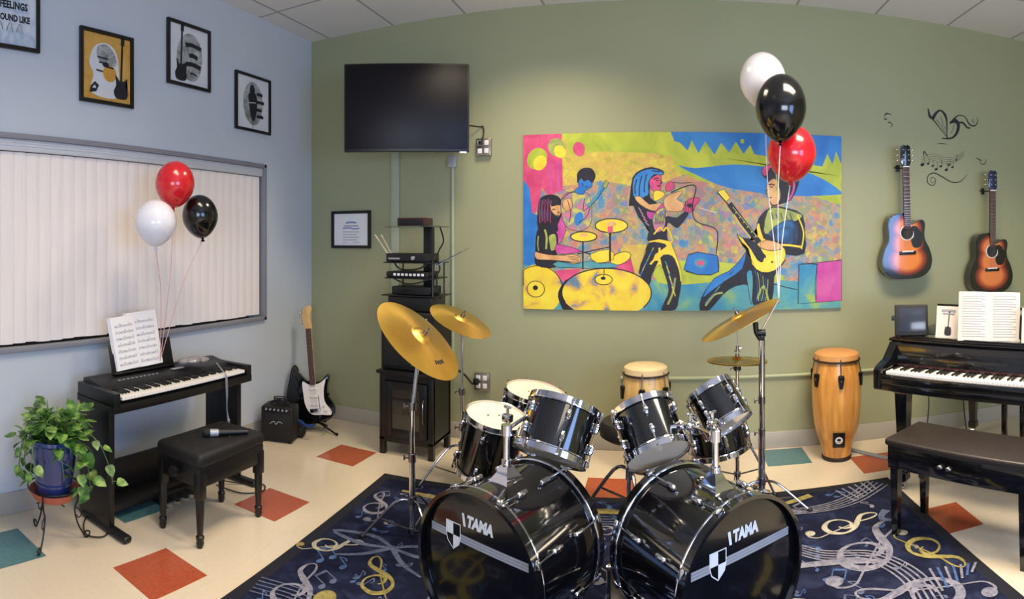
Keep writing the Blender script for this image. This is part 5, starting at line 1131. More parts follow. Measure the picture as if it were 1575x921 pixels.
# ------------------------------------------------------------------ drums
def basis(n):
    n = Vector(n).normalized(); return frame_to(n)
def drum(name, top, n, r, L, label, cat, group=None, nl=6, heads=('head_cream', 'head_clear'), hoopm='chrome', hoopw=0.013, phase=0.0, double=True, holder=None, dots=True):
    """top: centre of upper head; n: upward normal. Local z is the drum's axis, base at z=0."""
    n = Vector(n).normalized(); Q = frame_to(n); base = Vector(top) - n * L
    t = empty(name, base, 0, label, cat, group); t.rotation_euler = Q.to_euler()
    build('shell', MB().lathe([(r * 0.97, 0.012), (r * 0.985, 0.012), (r * 0.985, L - 0.012), (r * 0.97, L - 0.012)], 48, close=True), 'shell', t)
    for z_, s_, hm, nm in ((L, 1, heads[0], 'batter_head'), (0, -1, heads[1], 'resonant_head')):
        if hm: build(nm, MB().lathe([(0.001, z_ - s_ * 0.001), (r * 0.6, z_ - s_ * 0.001), (r * 0.97, z_), (r * 0.995, z_ - s_ * 0.006), (r * 0.99, z_ - s_ * 0.012), (0.001, z_ - s_ * 0.012)], 48), hm, t)
        build('hoop', MB().lathe([(r * 1.005, z_ + s_ * 0.008), (r * 1.035, z_ + s_ * 0.010), (r * 1.035, z_ - s_ * hoopw), (r * 1.055, z_ - s_ * (hoopw + 0.002)), (r * 1.05, z_ - s_ * (hoopw + 0.006)), (r * 1.0, z_ - s_ * hoopw)], 48, close=True), hoopm, t)
    if dots and heads[0] == 'head_cream':
        hm_ = build('head_mark', MB().lathe([(0.0005, 0), (0.006, 0)], 10), 'brownhoop', t); hm_.location = (0.02, 0.0, L + 0.0004); dup(hm_, t, (-0.03, 0.03, L + 0.0004))
    lug = rod = None
    for k in range(nl):
        a_ = phase + 2 * PI * k / nl
        for z_, s_ in ((L, 1), (0, -1)):
            zl = z_ - s_ * (0.060 if L > 0.16 else L * 0.42); rot = (0, 0, a_)
            if lug is None:
                lug = build('lug', MB().box((r + 0.006, 0, 0), (0.022, 0.018, 0.042), 0.007, seg=3).sphere((r + 0.010, 0, 0.0), (0.012, 0.011, 0.02), 8, 6), 'chrome', t); lug.location = (0, 0, zl); lug.rotation_euler = rot
                rod = build('tension_rod', MB().cyl((r * 1.0 + 0.014, 0, 0), (r * 1.0 + 0.014, 0, 0.06), 0.0032, seg=6).cyl((r * 1.0 + 0.014, 0, 0.052), (r * 1.0 + 0.014, 0, 0.066), 0.006, seg=6), 'chrome', t); rod.location = (0, 0, zl); rod.rotation_euler = rot
            else:
                dup(lug, t, (0, 0, zl), rot)
                dup(rod, t, (0, 0, zl), rot if s_ > 0 else (PI, 0, a_))
    return t, base, Q
TG = 'black rack toms of the drum kit'
drum('rack_tom', (-0.811, 2.697, 0.665), (0.24, -0.085, 1), 0.148, 0.279, 'deep black tom with cream head, leftmost of the kit', 'drum', TG, 6, phase=0.3)
drum('rack_tom', (-0.432, 2.42, 0.812), (0.26, 0.60, 1), 0.150, 0.205, 'black tom tilted back above the left bass drum', 'drum', TG, 6, phase=0.2)
drum('rack_tom', (-0.115, 2.53, 0.777), (-0.459, 0.797, 1), 0.134, 0.204, 'black tom tilted over the left edge of the right bass drum', 'drum', TG, 6, phase=0.1)
drum('rack_tom', (0.176, 2.598, 0.840), (-0.625, 0.651, 1), 0.108, 0.169, 'smallest black tom, rightmost of the kit, below the hi-hat', 'drum', TG, 5, phase=0.2)
sn, _, _ = drum('snare_drum', (-0.765, 3.32, 0.63), (0.20, -0.05, 1), 0.172, 0.13, 'snare drum with cream head behind the left toms', 'drum', None, 8)
T6, _, _ = drum('snare_drum', (0.225, 3.0, 0.585), (-0.20, 0.06, 1), 0.150, 0.15, 'black drum with cream head tucked below the smallest tom', 'drum', None, 6, phase=0.5)
def stand_legs(mb, p, hub, foot, r_, n_=3, ph=0, brace=None):
    pass
def tripod(t, hubz, rad, footr, ph, angles=None, r_=0.007, bz=None, low=None):
    """three legs from a hub; local coordinates of t"""
    for k in range(3):
        a_ = (angles[k] if angles else ph + 2 * PI * k / 3); ca, sa = math.cos(a_), math.sin(a_)
        m_ = MB().tube([(0.012 * ca, 0.012 * sa, hubz), (rad * 0.35 * ca, rad * 0.35 * sa, hubz * 0.93), (rad * ca, rad * sa, 0.016)], r_, 8, 4)
        if low: m_.tube([(0.010 * ca, 0.010 * sa, low), (rad * 0.62 * ca, rad * 0.62 * sa, hubz * 0.52)], r_ * 0.7, 6)
        l_ = build('leg', m_, 'chromed', t)
        build('rubber_foot', MB().sphere((rad * ca, rad * sa, 0.016), (0.016, 0.016, 0.015), 10, 8), 'cable', l_)
s1_ = empty('snare_stand', (-0.765, 3.32, 0), 0, 'short chrome tripod stand under the rear snare drum', 'drum stand')
build('post', MB().cyl((0, 0, 0.08), (0, 0, 0.44), 0.011, seg=12).tube([(0, 0, 0.44), (0.12, 0, 0.475)], 0.006, 6).tube([(0, 0, 0.44), (-0.06, 0.10, 0.475)], 0.006, 6).tube([(0, 0, 0.44), (-0.06, -0.10, 0.475)], 0.006, 6), 'chromed', s1_); tripod(s1_, 0.26, 0.20, 0, 0.4, low=0.10)
s1_ = empty('snare_stand', (0.225, 3.0, 0), 0, 'short chrome tripod stand under the drum below the smallest tom', 'drum stand')
build('post', MB().cyl((0, 0, 0.08), (0, 0, 0.41), 0.011, seg=12), 'chromed', s1_); tripod(s1_, 0.22, 0.18, 0, 0.9, low=0.10)

def bass(loc, heading, L, r, label, sgn):
    """front head centre at loc; axis runs away from the viewer at heading"""
    t = empty('bass_drum', (loc[0], loc[1], 0), 0, label, 'drum', 'black bass drums of the double kit')
    t.rotation_euler = (0, 0, -heading)           # local +y is the axis into the room
    zc = r + 0.012
    B = Matrix.Translation((0, 0, zc)) @ Matrix.Rotation(-PI / 2, 4, 'X')      # local z of B -> +y
    sh = MB(B); rs = r * 0.955
    sh.lathe([(rs - 0.008, 0.02), (rs, 0.02), (rs, L - 0.02), (rs - 0.008, L - 0.02)], 72, close=True); build('shell', sh, 'shell', t)
    for z_, s_ in ((0, 1), (L, -1)):
        h0 = MB(B).lathe([(r - 0.014, z_ - s_ * 0.022), (r, z_ - s_ * 0.022), (r, z_ + s_ * 0.020), (r - 0.014, z_ + s_ * 0.020)], 72, close=True)
        ho = build('hoop', h0, 'hoop', t)
        build('hoop_inlay', MB(B).lathe([(r + 0.0006, z_ + s_ * 0.012), (r + 0.0016, z_ + s_ * 0.013), (r + 0.0016, z_ + s_ * 0.019), (r + 0.0006, z_ + s_ * 0.020), (r - 0.004, z_ + s_ * 0.021), (r - 0.004, z_ + s_ * 0.011)], 72, close=True), 'chrome', ho, 'thin chrome edge strip')
    hd = MB(B).lathe([(0.001, 0.0), (r * 0.9, 0.0), (r - 0.016, 0.003), (r - 0.016, 0.010), (0.001, 0.010)], 64); build('front_head', hd, 'head_black', t)
    build('batter_head', MB(B).lathe([(0.001, L - 0.01), (r - 0.016, L - 0.01), (r - 0.016, L - 0.002), (0.001, L)], 64), 'head_cream', t)
    # printed lettering, stripe and shield on the front head
    lo = MB(Matrix.Translation((0, -0.0012, zc)) @ Matrix.Rotation(PI / 2, 4, 'X'))
    mats_ = ['emblem', 'emblemgrey', 'head_black']; a_ = Art(lo, mats_, z=0.0002, dz=0.00012)
    for k in range(3): a_.line('emblemgrey', [(-0.235, 0.090 + 0.0105 * k - 0.010), (0.235, 0.090 + 0.0105 * k - 0.010)], 0.0095, 0)
    a_.text('emblem', '\\TAMA' if False else 'TAMA', 0.012, 0.163, 0.056, italic=0.22 if sgn > 0 else 0.0, bold=0.0035, width=0.125)
    a_.poly('emblem', [(-0.066, 0.140), (-0.054, 0.140), (-0.062, 0.188), (-0.074, 0.188)])
    ex = -0.118; ey = 0.092
    SH = [(-0.038, 0.048), (0.038, 0.048), (0.038, -0.005), (0.030, -0.030), (0.0, -0.055), (-0.030, -0.030), (-0.038, -0.005)]
    a_.poly('emblem', [(ex + x, ey + y) for x, y in SH]); a_.poly('head_black', [(ex + x * .9, ey + y * .92) for x, y in SH])
    a_.poly('emblem', [(ex - 0.034, ey + 0.044), (ex, ey + 0.044), (ex, ey), (ex - 0.034, ey)])
    a_.poly('emblem', [(ex, ey), (ex + 0.034, ey), (ex + 0.034, ey - 0.005), (ex + 0.027, ey - 0.028), (ex, ey - 0.050)])
    build('printed_logo', lo, mats_, t, 'white lettering, grey stripe and shield', recalc=False, smooth=0)
    lug = rod = None
    for k in range(8):
        a_ = PI / 8 + k * PI / 4
        for z_, s_ in ((0, 1), (L, -1)):
            Rm = Matrix.Translation((0, 0, zc)) @ Matrix.Rotation(a_, 4, 'Y')      # around the axis (y)
            mm_ = MB(); mm_.box((0, 0, rs + 0.010), (0.020, 0.055, 0.022), 0.008, seg=3)
            if lug is None:
                lug = build('lug', mm_, 'chrome', t); rod = build('tension_rod', MB().cyl((0, -0.13, r + 0.004), (0, 0, rs + 0.014), 0.0035, seg=8).box((0, -0.128, r + 0.006), (0.034, 0.014, 0.014), 0.004), 'chrome', t)
                lo_, ro_ = lug, rod
            else: mm_.bm.free(); lo_ = dup(lug, t, (0, 0, 0)); ro_ = dup(rod, t, (0, 0, 0))
            yl = z_ + s_ * 0.125
            lo_.location = (0, yl, zc); lo_.rotation_euler = (0, a_, 0)
            ro_.location = (0, yl, zc); ro_.rotation_euler = (0, a_, 0) if s_ > 0 else Matrix.Rotation(a_, 3, 'Y').__matmul__(Matrix.Rotation(PI, 3, 'Z')).to_euler()
    for sx in (-1, 1):
        sp_ = MB().box((sx * (rs * 0.82 + 0.0), 0.12, zc - rs * 0.60), (0.05, 0.05, 0.05), 0.012, seg=2).tube([(sx * rs * 0.86, 0.12, zc - rs * 0.58), (sx * (r + 0.045), 0.02, 0.012)], 0.007, 8).sphere((sx * (r + 0.047), 0.015, 0.012), 0.012, 8, 6)
        build('spur', sp_, 'chrome', t)
    return t, zc, rs
LH = (-0.6865, 2.0335); RH = (0.259, 2.0787)
lb, zc, rs = bass(LH, 0.4066, 0.393, 0.292, 'black bass drum with printed head, left of the pair', 1)
rb, _, _ = bass(RH, -0.6292, 0.406, 0.292, 'black bass drum with printed head, right of the pair', -1)
def holder(parent, x, y, arms, h_):
    """tom holder: bracket plate, post and arms (local coordinates of the bass drum)"""
    zt = zc + rs
    mb = MB()
    mb.rings([[(x + sx * a1, y + sy * b1, z) for sx, sy in ((-1, -1), (1, -1), (1, 1), (-1, 1))] for a1, b1, z in ((0.045, 0.055, zt - 0.02), (0.042, 0.05, zt + 0.004), (0.026, 0.03, zt + 0.03), (0.017, 0.018, zt + 0.055))])
    mb.cyl((x, y, zt + 0.03), (x, y, zt + h_), 0.0125, seg=14).cyl((x, y, zt + 0.05), (x, y, zt + 0.075), 0.020, seg=14).cyl((x, y, zt + h_ - 0.02), (x, y, zt + h_ + 0.02), 0.022, seg=14)
    hp = build('tom_holder', mb, 'chrome', parent)
    for (q0, q1) in arms:
        q = MB().tube([(x, y, zt + h_), q0, q1], 0.008, 8, 4).box(q0, (0.045, 0.03, 0.035), 0.008).cyl(Vector(q0) + Vector((0, 0, 0.01)), Vector(q0) + Vector((0, 0, 0.045)), 0.006, seg=8).box(Vector(q0) + Vector((0, 0, 0.045)), (0.036, 0.008, 0.012), 0.003)
        build('holder_arm', q, 'chrome', hp)
def loc_in(t, p):
    Mx = Matrix.Translation(t.location) @ t.rotation_euler.to_matrix().to_4x4()
    return tuple(Mx.inverted() @ Vector(p))
holder(lb, 0.0, 0.17, [(loc_in(lb, (-0.655, 2.33, 0.775)), loc_in(lb, (-0.72, 2.54, 0.70))), (loc_in(lb, (-0.55, 2.33, 0.80)), loc_in(lb, (-0.49, 2.42, 0.78)))], 0.19)
holder(rb, 0.0, 0.15, [(loc_in(rb, (0.08, 2.32, 0.775)), loc_in(rb, (-0.03, 2.40, 0.74))), (loc_in(rb, (0.17, 2.34, 0.775)), loc_in(rb, (0.215, 2.46, 0.745)))], 0.19)
bp_ = empty('kick_pedal', (-0.20, 2.42, 0.012), R(8), 'dark kick pedal on the rug between the two bass drums', 'pedal')
build('footboard', MB().box((0, 0.10, 0.03), (0.09, 0.24, 0.012), 0.004, rot=Matrix.Rotation(R(8), 3, 'X')), 'lugblack', bp_)
build('base_plate', MB().box((0, 0.08, 0.005), (0.11, 0.30, 0.008), 0.003), 'chromed', bp_)
build('post', MB().cyl((-0.05, -0.02, 0.01), (-0.05, -0.02, 0.17), 0.007, seg=8).cyl((0.05, -0.02, 0.01), (0.05, -0.02, 0.17), 0.007, seg=8).cyl((-0.06, -0.02, 0.165), (0.06, -0.02, 0.165), 0.006, seg=8), 'chrome', bp_)

# cymbals
def cymbal(name, c, n, r, label, bell=0.16):
    n = Vector(n).normalized(); t = empty(name, c, 0, label, 'cymbal'); t.rotation_euler = frame_to(n).to_euler()
    prof = [(0.006, 0.0)]; rb_ = r * bell * 1.3; hb = r * 0.085; hbow = r * 0.085
    for i in range(1, 7): u = i / 6; prof.append((0.006 + rb_ * u, -hb * (u ** 2.2)))
    for i in range(1, 15): u = i / 14; prof.append((rb_ + (r - rb_) * u, -hb - hbow * u ** 1.7))
    bot = [(x, z - 0.0016) for x, z in reversed(prof)]
    build('cymbal_plate', MB().lathe(prof + bot, 72, close=True), 'bronze', t, smooth=50)
    build('wing_nut', MB().cyl((0, 0, -0.004), (0, 0, 0.014), 0.013, seg=14).cyl((0, 0, 0.012), (0, 0, 0.038), 0.005, seg=8).box((0, 0, 0.030), (0.036, 0.006, 0.014), 0.003), 'chromed' , t)
    if r > 0.24 and name == 'ride_cymbal':
        lo = MB(); a_ = Art(lo, ['s'], z=-r * 0.125, dz=0.0)
        for k in range(5): lo.M = Matrix.Rotation(R(-86 - 6 * k), 4, 'Z'); lo.box((r * 0.62, 0, -0.0290), (0.022 - 0.003 * (k % 2), 0.011, 0.0012), 0, rot=Matrix.Rotation(R(9), 3, 'Y'))
        build('stamped_mark', lo, 'ink', t, 'dark stamped mark', smooth=0)
    return t
cymbal('ride_cymbal', (-1.205, 2.735, 1.030), (0.95, -0.02, 1), 0.262, 'largest bronze cymbal, steeply tilted on the front left stand')
cymbal('crash_cymbal', (-1.238, 3.389, 1.040), (0.496, -0.10, 1), 0.20, 'smaller bronze cymbal behind the large tilted one')
cymbal('crash_cymbal', (0.392, 3.43, 1.075), (-0.52, 0.0, 1), 0.255, 'bronze cymbal tilted above the hi-hat on the right')
hh = cymbal('hi_hat', (0.396, 3.45, 0.822), (0.02, 0.05, 1), 0.178, 'flat pair of hi-hat cymbals under the right tilted cymbal')
bt_ = MB(Matrix.Translation((0, 0, -0.052)) @ Matrix.Rotation(PI, 4, 'X')); r_ = 0.178
prof = [(0.012, 0.0)]
for i in range(1, 7): u = i / 6; prof.append((0.012 + 0.026 * u, -0.014 * (u ** 2.2)))
for i in range(1, 10): u = i / 9; prof.append((0.038 + (r_ - 0.038) * u, -0.014 - 0.012 * u))
build('bottom_plate', bt_.lathe(prof + [(x, z - 0.0016) for x, z in reversed(prof)], 64, close=True), 'bronze', hh)
def cstand(name, x, y, label, segs, hubz, rad, ph, low=0.06, extra=None, angles=None):
    t = empty(name, (x, y, 0), 0, label, 'cymbal stand')
    mb = MB(); 
    for (p0_, p1_, r_) in segs: mb.cyl(p0_, p1_, r_, seg=12)
    build('pole', mb, 'chrome', t)
    for (z_, sx) in [(segs[i][1][2], 1) for i in range(len(segs) - 1)]:
        build('clamp', MB().cyl((segs[0][0][0], 0, z_ - 0.028), (segs[0][0][0], 0, z_ + 0.012), 0.020, seg=14).tube([(0.0, 0, z_ - 0.01), (-0.035, -0.01, z_ - 0.01)], 0.004, 6).box((-0.040, -0.01, z_ - 0.01), (0.008, 0.012, 0.026), 0.003), 'chromed', t)
    build('hub', MB().cyl((0, 0, hubz - 0.02), (0, 0, hubz + 0.02), 0.023, seg=12), 'chromed', t); build('brace_collar', MB().cyl((0, 0, low - 0.012), (0, 0, low + 0.012), 0.022, seg=12), 'chromed', t)
    tripod(t, hubz, rad, 0, ph, angles, 0.007, low=low)
    if extra: extra(t)
    return t
def ride_x(t):
    build('tilter', MB().box((0.03, 0.04, 1.0), (0.022, 0.03, 0.045), 0.006).tube([(0.03, 0.045, 1.0), (0.056, 0.054, 1.037)], 0.005, 8), 'chrome', t)
cstand('cymbal_stand', -1.250, 2.690, 'chrome tripod stand carrying the large tilted cymbal at the left', [((0, 0, 0.03), (0, 0, 0.42), 0.016), ((0, 0, 0.42), (0, 0, 0.68), 0.0125), ((0, 0, 0.66), (0.028, 0.035, 0.99), 0.010)], 0.20, 0.25, 0, 0.05, ride_x, [R(205), R(85), R(-40)])
def cr_x(t): build('tilter', MB().box((0.0, -0.005, 0.99), (0.022, 0.03, 0.04), 0.006).tube([(0.0, -0.01, 1.0), (0.016, -0.031, 1.045)], 0.005, 8), 'chromed', t)
cstand('cymbal_stand', -1.252, 3.42, 'thin chrome stand behind carrying the smaller left cymbal', [((0, 0, 0.05), (0, 0, 0.36), 0.013), ((0, 0, 0.36), (0, 0, 0.58), 0.010), ((0, 0, 0.56), (0, 0, 0.985), 0.008)], 0.24, 0.27, 0, 0.06, cr_x, [R(215), R(95), R(-30)])
def hh_x(t):
    build('hi_hat_seat', MB().cyl((0, 0, 0.745), (0, 0, 0.768), 0.024, 0.020, seg=14), 'cable', t)
    build('clutch', MB().cyl((0, 0, 0.852), (0, 0, 0.885), 0.010, seg=10).box((0.018, 0, 0.868), (0.022, 0.006, 0.014), 0.003), 'chrome', t)
    build('foot_pedal', MB().box((-0.02, -0.16, 0.028), (0.08, 0.24, 0.012), 0.003, rot=Matrix.Rotation(R(-7), 3, 'X')), 'chromed', t)
cstand('hi_hat_stand', 0.396, 3.45, 'chrome hi-hat stand on the right with a cymbal on its tall rod', [((0, 0, 0.04), (0, 0, 0.40), 0.014), ((0, 0, 0.40), (0, 0, 0.765), 0.011), ((0, 0, 0.76), (-0.002, -0.02, 1.07), 0.0035)], 0.32, 0.22, 0, 0.13, hh_x, [R(190), R(-12), R(85)])
def boom_x(t):
    build('boom_tilter', MB().cyl((-0.025, 0, 0.985), (0.02, 0, 0.985), 0.020, seg=14).box((0, 0, 0.96), (0.03, 0.03, 0.05), 0.008).tube([(0, 0, 0.94), (-0.03, 0.0, 0.99), (-0.035, 0, 1.045)], [0.014, 0.012, 0.016], 10, 3), 'lugblack', t, 'black joint at the top')
    build('boom_arm', MB().tube([(-0.01, 0, 0.985), (0.095, -0.02, 1.178)], 0.004, 8), 'chrome', t)
cstand('boom_stand', 0.512, 3.262, 'tall chrome boom stand right of the hi-hat with thin slanting arm', [((0, 0, 0.05), (0, 0, 0.44), 0.020), ((0, 0, 0.44), (0, 0, 0.62), 0.0165), ((0, 0, 0.62), (0, 0, 0.945), 0.0185)], 0.16, 0.27, 0, 0.05, boom_x, [R(200), R(-20), R(90)])

# throne behind the toms
th = empty('drum_throne', (-0.222, 3.22, 0), 0, 'round black drum stool half hidden behind the middle tom', 'stool')
build('seat', MB().lathe([(0.02, 0.42), (0.12, 0.42), (0.158, 0.445), (0.162, 0.49), (0.145, 0.52), (0.08, 0.53), (0.002, 0.53)], 40), 'blackcloth', th)
build('post', MB().cyl((0, 0, 0.08), (0, 0, 0.42), 0.013, seg=12).cyl((0, 0, 0.20), (0, 0, 0.27), 0.020, seg=12), 'chrome', th)
tripod(th, 0.26, 0.25, 0, R(170), low=0.09, r_=0.010)

# ------------------------------------------------------------------ congas
def conga(x, y, H_, rt, rm_, rbt, wood, label, strap, lab=None):
    t = empty('conga_drum', (x, y, 0), R(-8), label, 'drum', 'wooden congas by the green wall')
    pr = [(rbt * 0.96, 0.012), (rbt, 0.03), (rbt * 1.10, H_ * 0.12), (rm_ * 0.88, H_ * 0.30), (rm_ * 0.98, H_ * 0.50), (rm_, H_ * 0.64), (rm_ * 0.985, H_ * 0.78), (rt * 1.0, H_ * 0.93), (rt * 0.97, H_ * 0.97)]
    pr = spline(pr, 4)
    build('shell', MB().lathe(pr, 48), wood, t)
    build('base_ring', MB().lathe([(rbt * 0.9, 0.0), (rbt * 1.03, 0.0), (rbt * 1.05, 0.022), (rbt * 0.99, 0.028)], 40), 'brownhoop', t)
    build('drumhead', MB().lathe([(0.002, H_ + 0.004), (rt * 0.5, H_ + 0.003), (rt * 0.9, H_), (rt * 1.03, H_ - 0.012), (rt * 1.07, H_ - 0.045), (rt * 1.0, H_ - 0.047)], 48), 'hide' if wood == 'conga2' else 'hide2', t)
    build('rim_hoop', MB().torus((0, 0, H_ - 0.052), (0, 0, 1), rt * 1.075, 0.007, 48, 8), 'brownhoop', t)
    l0 = r0 = None
    for k in range(6):
        a_ = (0, 0, R(-88 + 60 * k)); rr_ = rm_ * 0.985
        if l0 is None:
            l0 = build('lug', MB().box((rr_ + 0.006, 0, H_ * 0.80), (0.026, 0.034, 0.030), 0.006).rings([[(rr_ + dx, sy * wy, z_) for dx, sy in ((-0.01, -1), (0.016, -1), (0.016, 1), (-0.01, 1))] for wy, z_ in ((0.010, H_ * 0.70), (0.020, H_ * 0.78), (0.020, H_ * 0.81))]), 'lugblack', t)
            r0 = build('tension_rod', MB().tube([(rr_ + 0.016, 0, H_ * 0.76), (rt * 1.10, 0, H_ * 0.92), (rt * 1.09, 0, H_ - 0.035), (rt * 1.02, 0, H_ - 0.030)], 0.004, 6), 'chromed', t)
            l0.rotation_euler = a_; r0.rotation_euler = a_
        else: dup(l0, t, (0, 0, 0), a_); dup(r0, t, (0, 0, 0), a_)
    if lab:
        lb_ = MB(Matrix.Rotation(R(-92), 4, 'Z') @ Matrix.Translation((rm_ * 0.86, 0, H_ * 0.225)) @ Matrix.Rotation(R(11.5), 4, 'Y'))
        lb_.box((0.0, 0, 0), (0.010, 0.082, 0.105), 0.002)
        pl_ = build('badge_plate', lb_, 'lugblack', t, 'black square plate with a white round emblem')
        em = MB(Matrix.Rotation(R(-92), 4, 'Z') @ Matrix.Translation((rm_ * 0.86 + 0.0055, 0, H_ * 0.225)) @ Matrix.Rotation(R(11.5), 4, 'Y') @ Matrix(((0, 0, 1, 0), (1, 0, 0, 0), (0, 1, 0, 0), (0, 0, 0, 1))))
        ae = Art(em, ['emblem', 'ink'], z=0.0004, dz=0.0002); ae.ell('emblem', (0, 0), 0.026); ae.ell('ink', (0, 0.004), 0.014, 0.010); ae.line('ink', [(-0.014, -0.012), (0, -0.016), (0.014, -0.012)], 0.003)
        build('emblem', em, ['emblem', 'ink'], pl_, recalc=False, smooth=0)
    return t
conga(1.142, 3.94, 0.735, 0.148, 0.172, 0.099, 'conga', 'tall honey coloured wooden conga standing right of the drum kit', False, True)
conga(-0.157, 3.88, 0.685, 0.138, 0.158, 0.100, 'conga2', 'pale wooden conga behind the drum kit below the painting', False)
tag(centred(build('floor_cover_strip', MB(Matrix.Translation((1.34, 3.95, 0)) @ Matrix.Rotation(R(-52), 4, 'Z')).box((0, 0, 0.006), (0.42, 0.045, 0.012), 0.004), 'alud')), 'grey rubber cable cover on the floor right of the honey coloured conga', 'cable cover')

# ------------------------------------------------------------------ hanging acoustic guitars (local x right, y up, z off the wall)
AO = [(0.0, 0.0), (0.10, 0.006), (0.175, 0.05), (0.203, 0.13), (0.185, 0.215), (0.150, 0.285), (0.142, 0.34), (0.150, 0.395), (0.142, 0.432), (0.110, 0.440), (0.070, 0.420), (0.036, 0.410), (0.026, 0.455), (0.0, 0.492), (-0.05, 0.492), (-0.115, 0.475), (-0.148, 0.42), (-0.145, 0.34), (-0.150, 0.285), (-0.185, 0.215), (-0.203, 0.13), (-0.175, 0.05), (-0.10, 0.006)]
def acoustic(x, z, s, lean, burst, label, headm):
    t = empty('acoustic_guitar', (x, YB - 0.085, z), 0, label, 'guitar', 'sunburst acoustic guitars on the green wall')
    t.rotation_euler = (Matrix.Rotation(R(1.5), 3, 'X') @ Matrix.Rotation(PI / 2, 3, 'X') @ Matrix.Rotation(lean, 3, 'Z')).to_euler(); t.scale = (s, s, s)
    ol = spline(AO, 5, True)
    build('body', MB().prism(ol, -0.050, 0.050, 0.004), 'blackgloss', t)
    tp = build('soundboard', MB().prism([(px * 0.975, 0.006 + py * 0.975) for px, py in ol], 0.0495, 0.0525), burst, t, 'orange sunburst top with black edge')
    build('soundhole', MB().lathe([(0.001, 0.0528), (0.050, 0.0528), (0.050, 0.0532), (0.001, 0.0532)], 36, Matrix.Translation((0, 0.345, 0))), 'ink', t)
    build('rosette', MB().torus((0, 0.345, 0.0530), (0, 0, 1), 0.054, 0.004, 40, 6, 0.25), 'pearl', t)
    build('pickguard', MB().prism(spline([(0.030, 0.385), (0.052, 0.352), (0.050, 0.310), (0.030, 0.290), (0.050, 0.235), (0.105, 0.240), (0.125, 0.30), (0.105, 0.36), (0.070, 0.395)], 4, True), 0.0527, 0.0542), 'blackgloss', t)
    build('bridge', MB().box((0, 0.195, 0.056), (0.135, 0.026, 0.008), 0.004).box((0, 0.20, 0.061), (0.078, 0.003, 0.004)), 'blackplastic', t, 'black bridge')
    build('saddle', MB().box((0.0, 0.206, 0.0605), (0.09, 0.012, 0.005), 0.002), 'ivory', t)
    build('neck', MB().box((0, 0.625, 0.050), (0.050, 0.42, 0.024), 0.009), 'blackgloss', t)
    build('fingerboard', MB().box((0, 0.605, 0.0635), (0.052, 0.46, 0.006), 0.001), 'rosewood', t)
    ff = MB()
    for k in range(20): ff.box((0, 0.835 - 0.65 * (1 - 2 ** (-(k + 0.02) / 12)), 0.0672), (0.051, 0.002, 0.0014))
    build('frets', ff, 'fret', t)
    build('nut', MB().box((0, 0.838, 0.066), (0.050, 0.008, 0.010), 0.001), 'ivory', t)
    build('headstock', MB().prism([(-0.028, 0.840), (0.028, 0.840), (0.040, 0.870), (0.037, 0.985), (0.018, 1.0), (0.0, 0.990), (-0.018, 1.0), (-0.037, 0.985), (-0.040, 0.870)], 0.048, 0.064, 0.003), headm, t)
    pg = MB(); headstock_pegs(pg, 0, 0, 0, 1, 0, 1); pg.cyl((-0.018, 0, 0.012), (-0.018, 0, 0.020), 0.006, seg=8).cyl((-0.018, 0, 0.0), (-0.018, 0, 0.013), 0.004, seg=8).box((-0.008, 0, 0), (0.022, 0.006, 0.005))
    p0 = build('tuning_peg', pg, 'chrome', t); p0.location = (0.038, 0.885, 0.052)
    for k in range(1, 6): dup(p0, t, (0.038 if k < 3 else -0.038, 0.885 + 0.038 * (k % 3), 0.052), (0, 0, 0 if k < 3 else PI))
    sg = MB()
    for k in range(6): sg.cyl(((k - 2.5) * 0.0105, 0.203, 0.064), ((k - 2.5) * 0.0072, 0.84, 0.0705), 0.0006, seg=4)
    build('strings', sg, 'fret', t)
    hk = empty('wall_hanger', (x + s * 0.855 * -math.sin(lean), YB - 0.001, z + s * 0.84), 0, 'black yoke hanger holding up the ' + ('left' if x < 2 else 'right') + ' sunburst guitar headstock', 'hanger')
    build('wall_plate', MB().box((0.0, -0.006, 0.0), (0.03, 0.010, 0.05), 0.003), 'blackplastic', hk)
    build('yoke', MB().tube([(0, -0.008, 0), (0, -0.016, 0.0)], 0.005, 8).tube([(-0.034, -0.062, 0.006), (-0.036, -0.03, 0), (0, -0.016, 0), (0.036, -0.03, 0), (0.034, -0.062, 0.006)], 0.005, 8), 'cable', hk)
    return t
acoustic(1.742, 1.215, 1.0, R(2.2), 'burst1', 'sunburst cutaway acoustic guitar hanging by the mural, left of the two', 'blackgloss')
acoustic(2.475, 1.075, 0.99, R(0.8), 'burst2', 'sunburst cutaway acoustic guitar hanging over the grand piano, right of the two', mat('blue_black_headstock', (26, 34, 84), 0.15, vary=0.2, coat=0.8))

# ------------------------------------------------------------------ baby grand on the right
UX = math.atan2(-0.768, 0.64)
gp = empty('baby_grand_piano', (1.236, 3.234, 0), UX, 'glossy black baby grand piano with open keyboard at the right', 'piano')
KL = 1.22
ci = [(-0.06, 0.16), (-0.065, 0.9), (-0.05, 1.22), (0.05, 1.38), (0.22, 1.42), (0.42, 1.36), (0.60, 1.16), (0.78, 0.92), (1.05, 0.78), (1.24, 0.62), (KL + 0.075, 0.40), (KL + 0.075, 0.16)]
rim = spline([(0.60, 1.16), (0.78, 0.92), (1.05, 0.78), (1.24, 0.62)], 5)
rimp = [(-0.065, 0.16), (-0.065, 1.20)] + spline([(-0.065, 1.20), (-0.03, 1.34), (0.10, 1.415), (0.28, 1.41), (0.45, 1.32), (0.60, 1.16), (0.78, 0.95), (1.02, 0.80), (1.22, 0.66), (KL + 0.065, 0.46)], 5)[1:] + [(KL + 0.065, 0.16)]
build('rim', MB().prism(rimp, 0.66, 0.880, 0.006), 'blackgloss', gp)
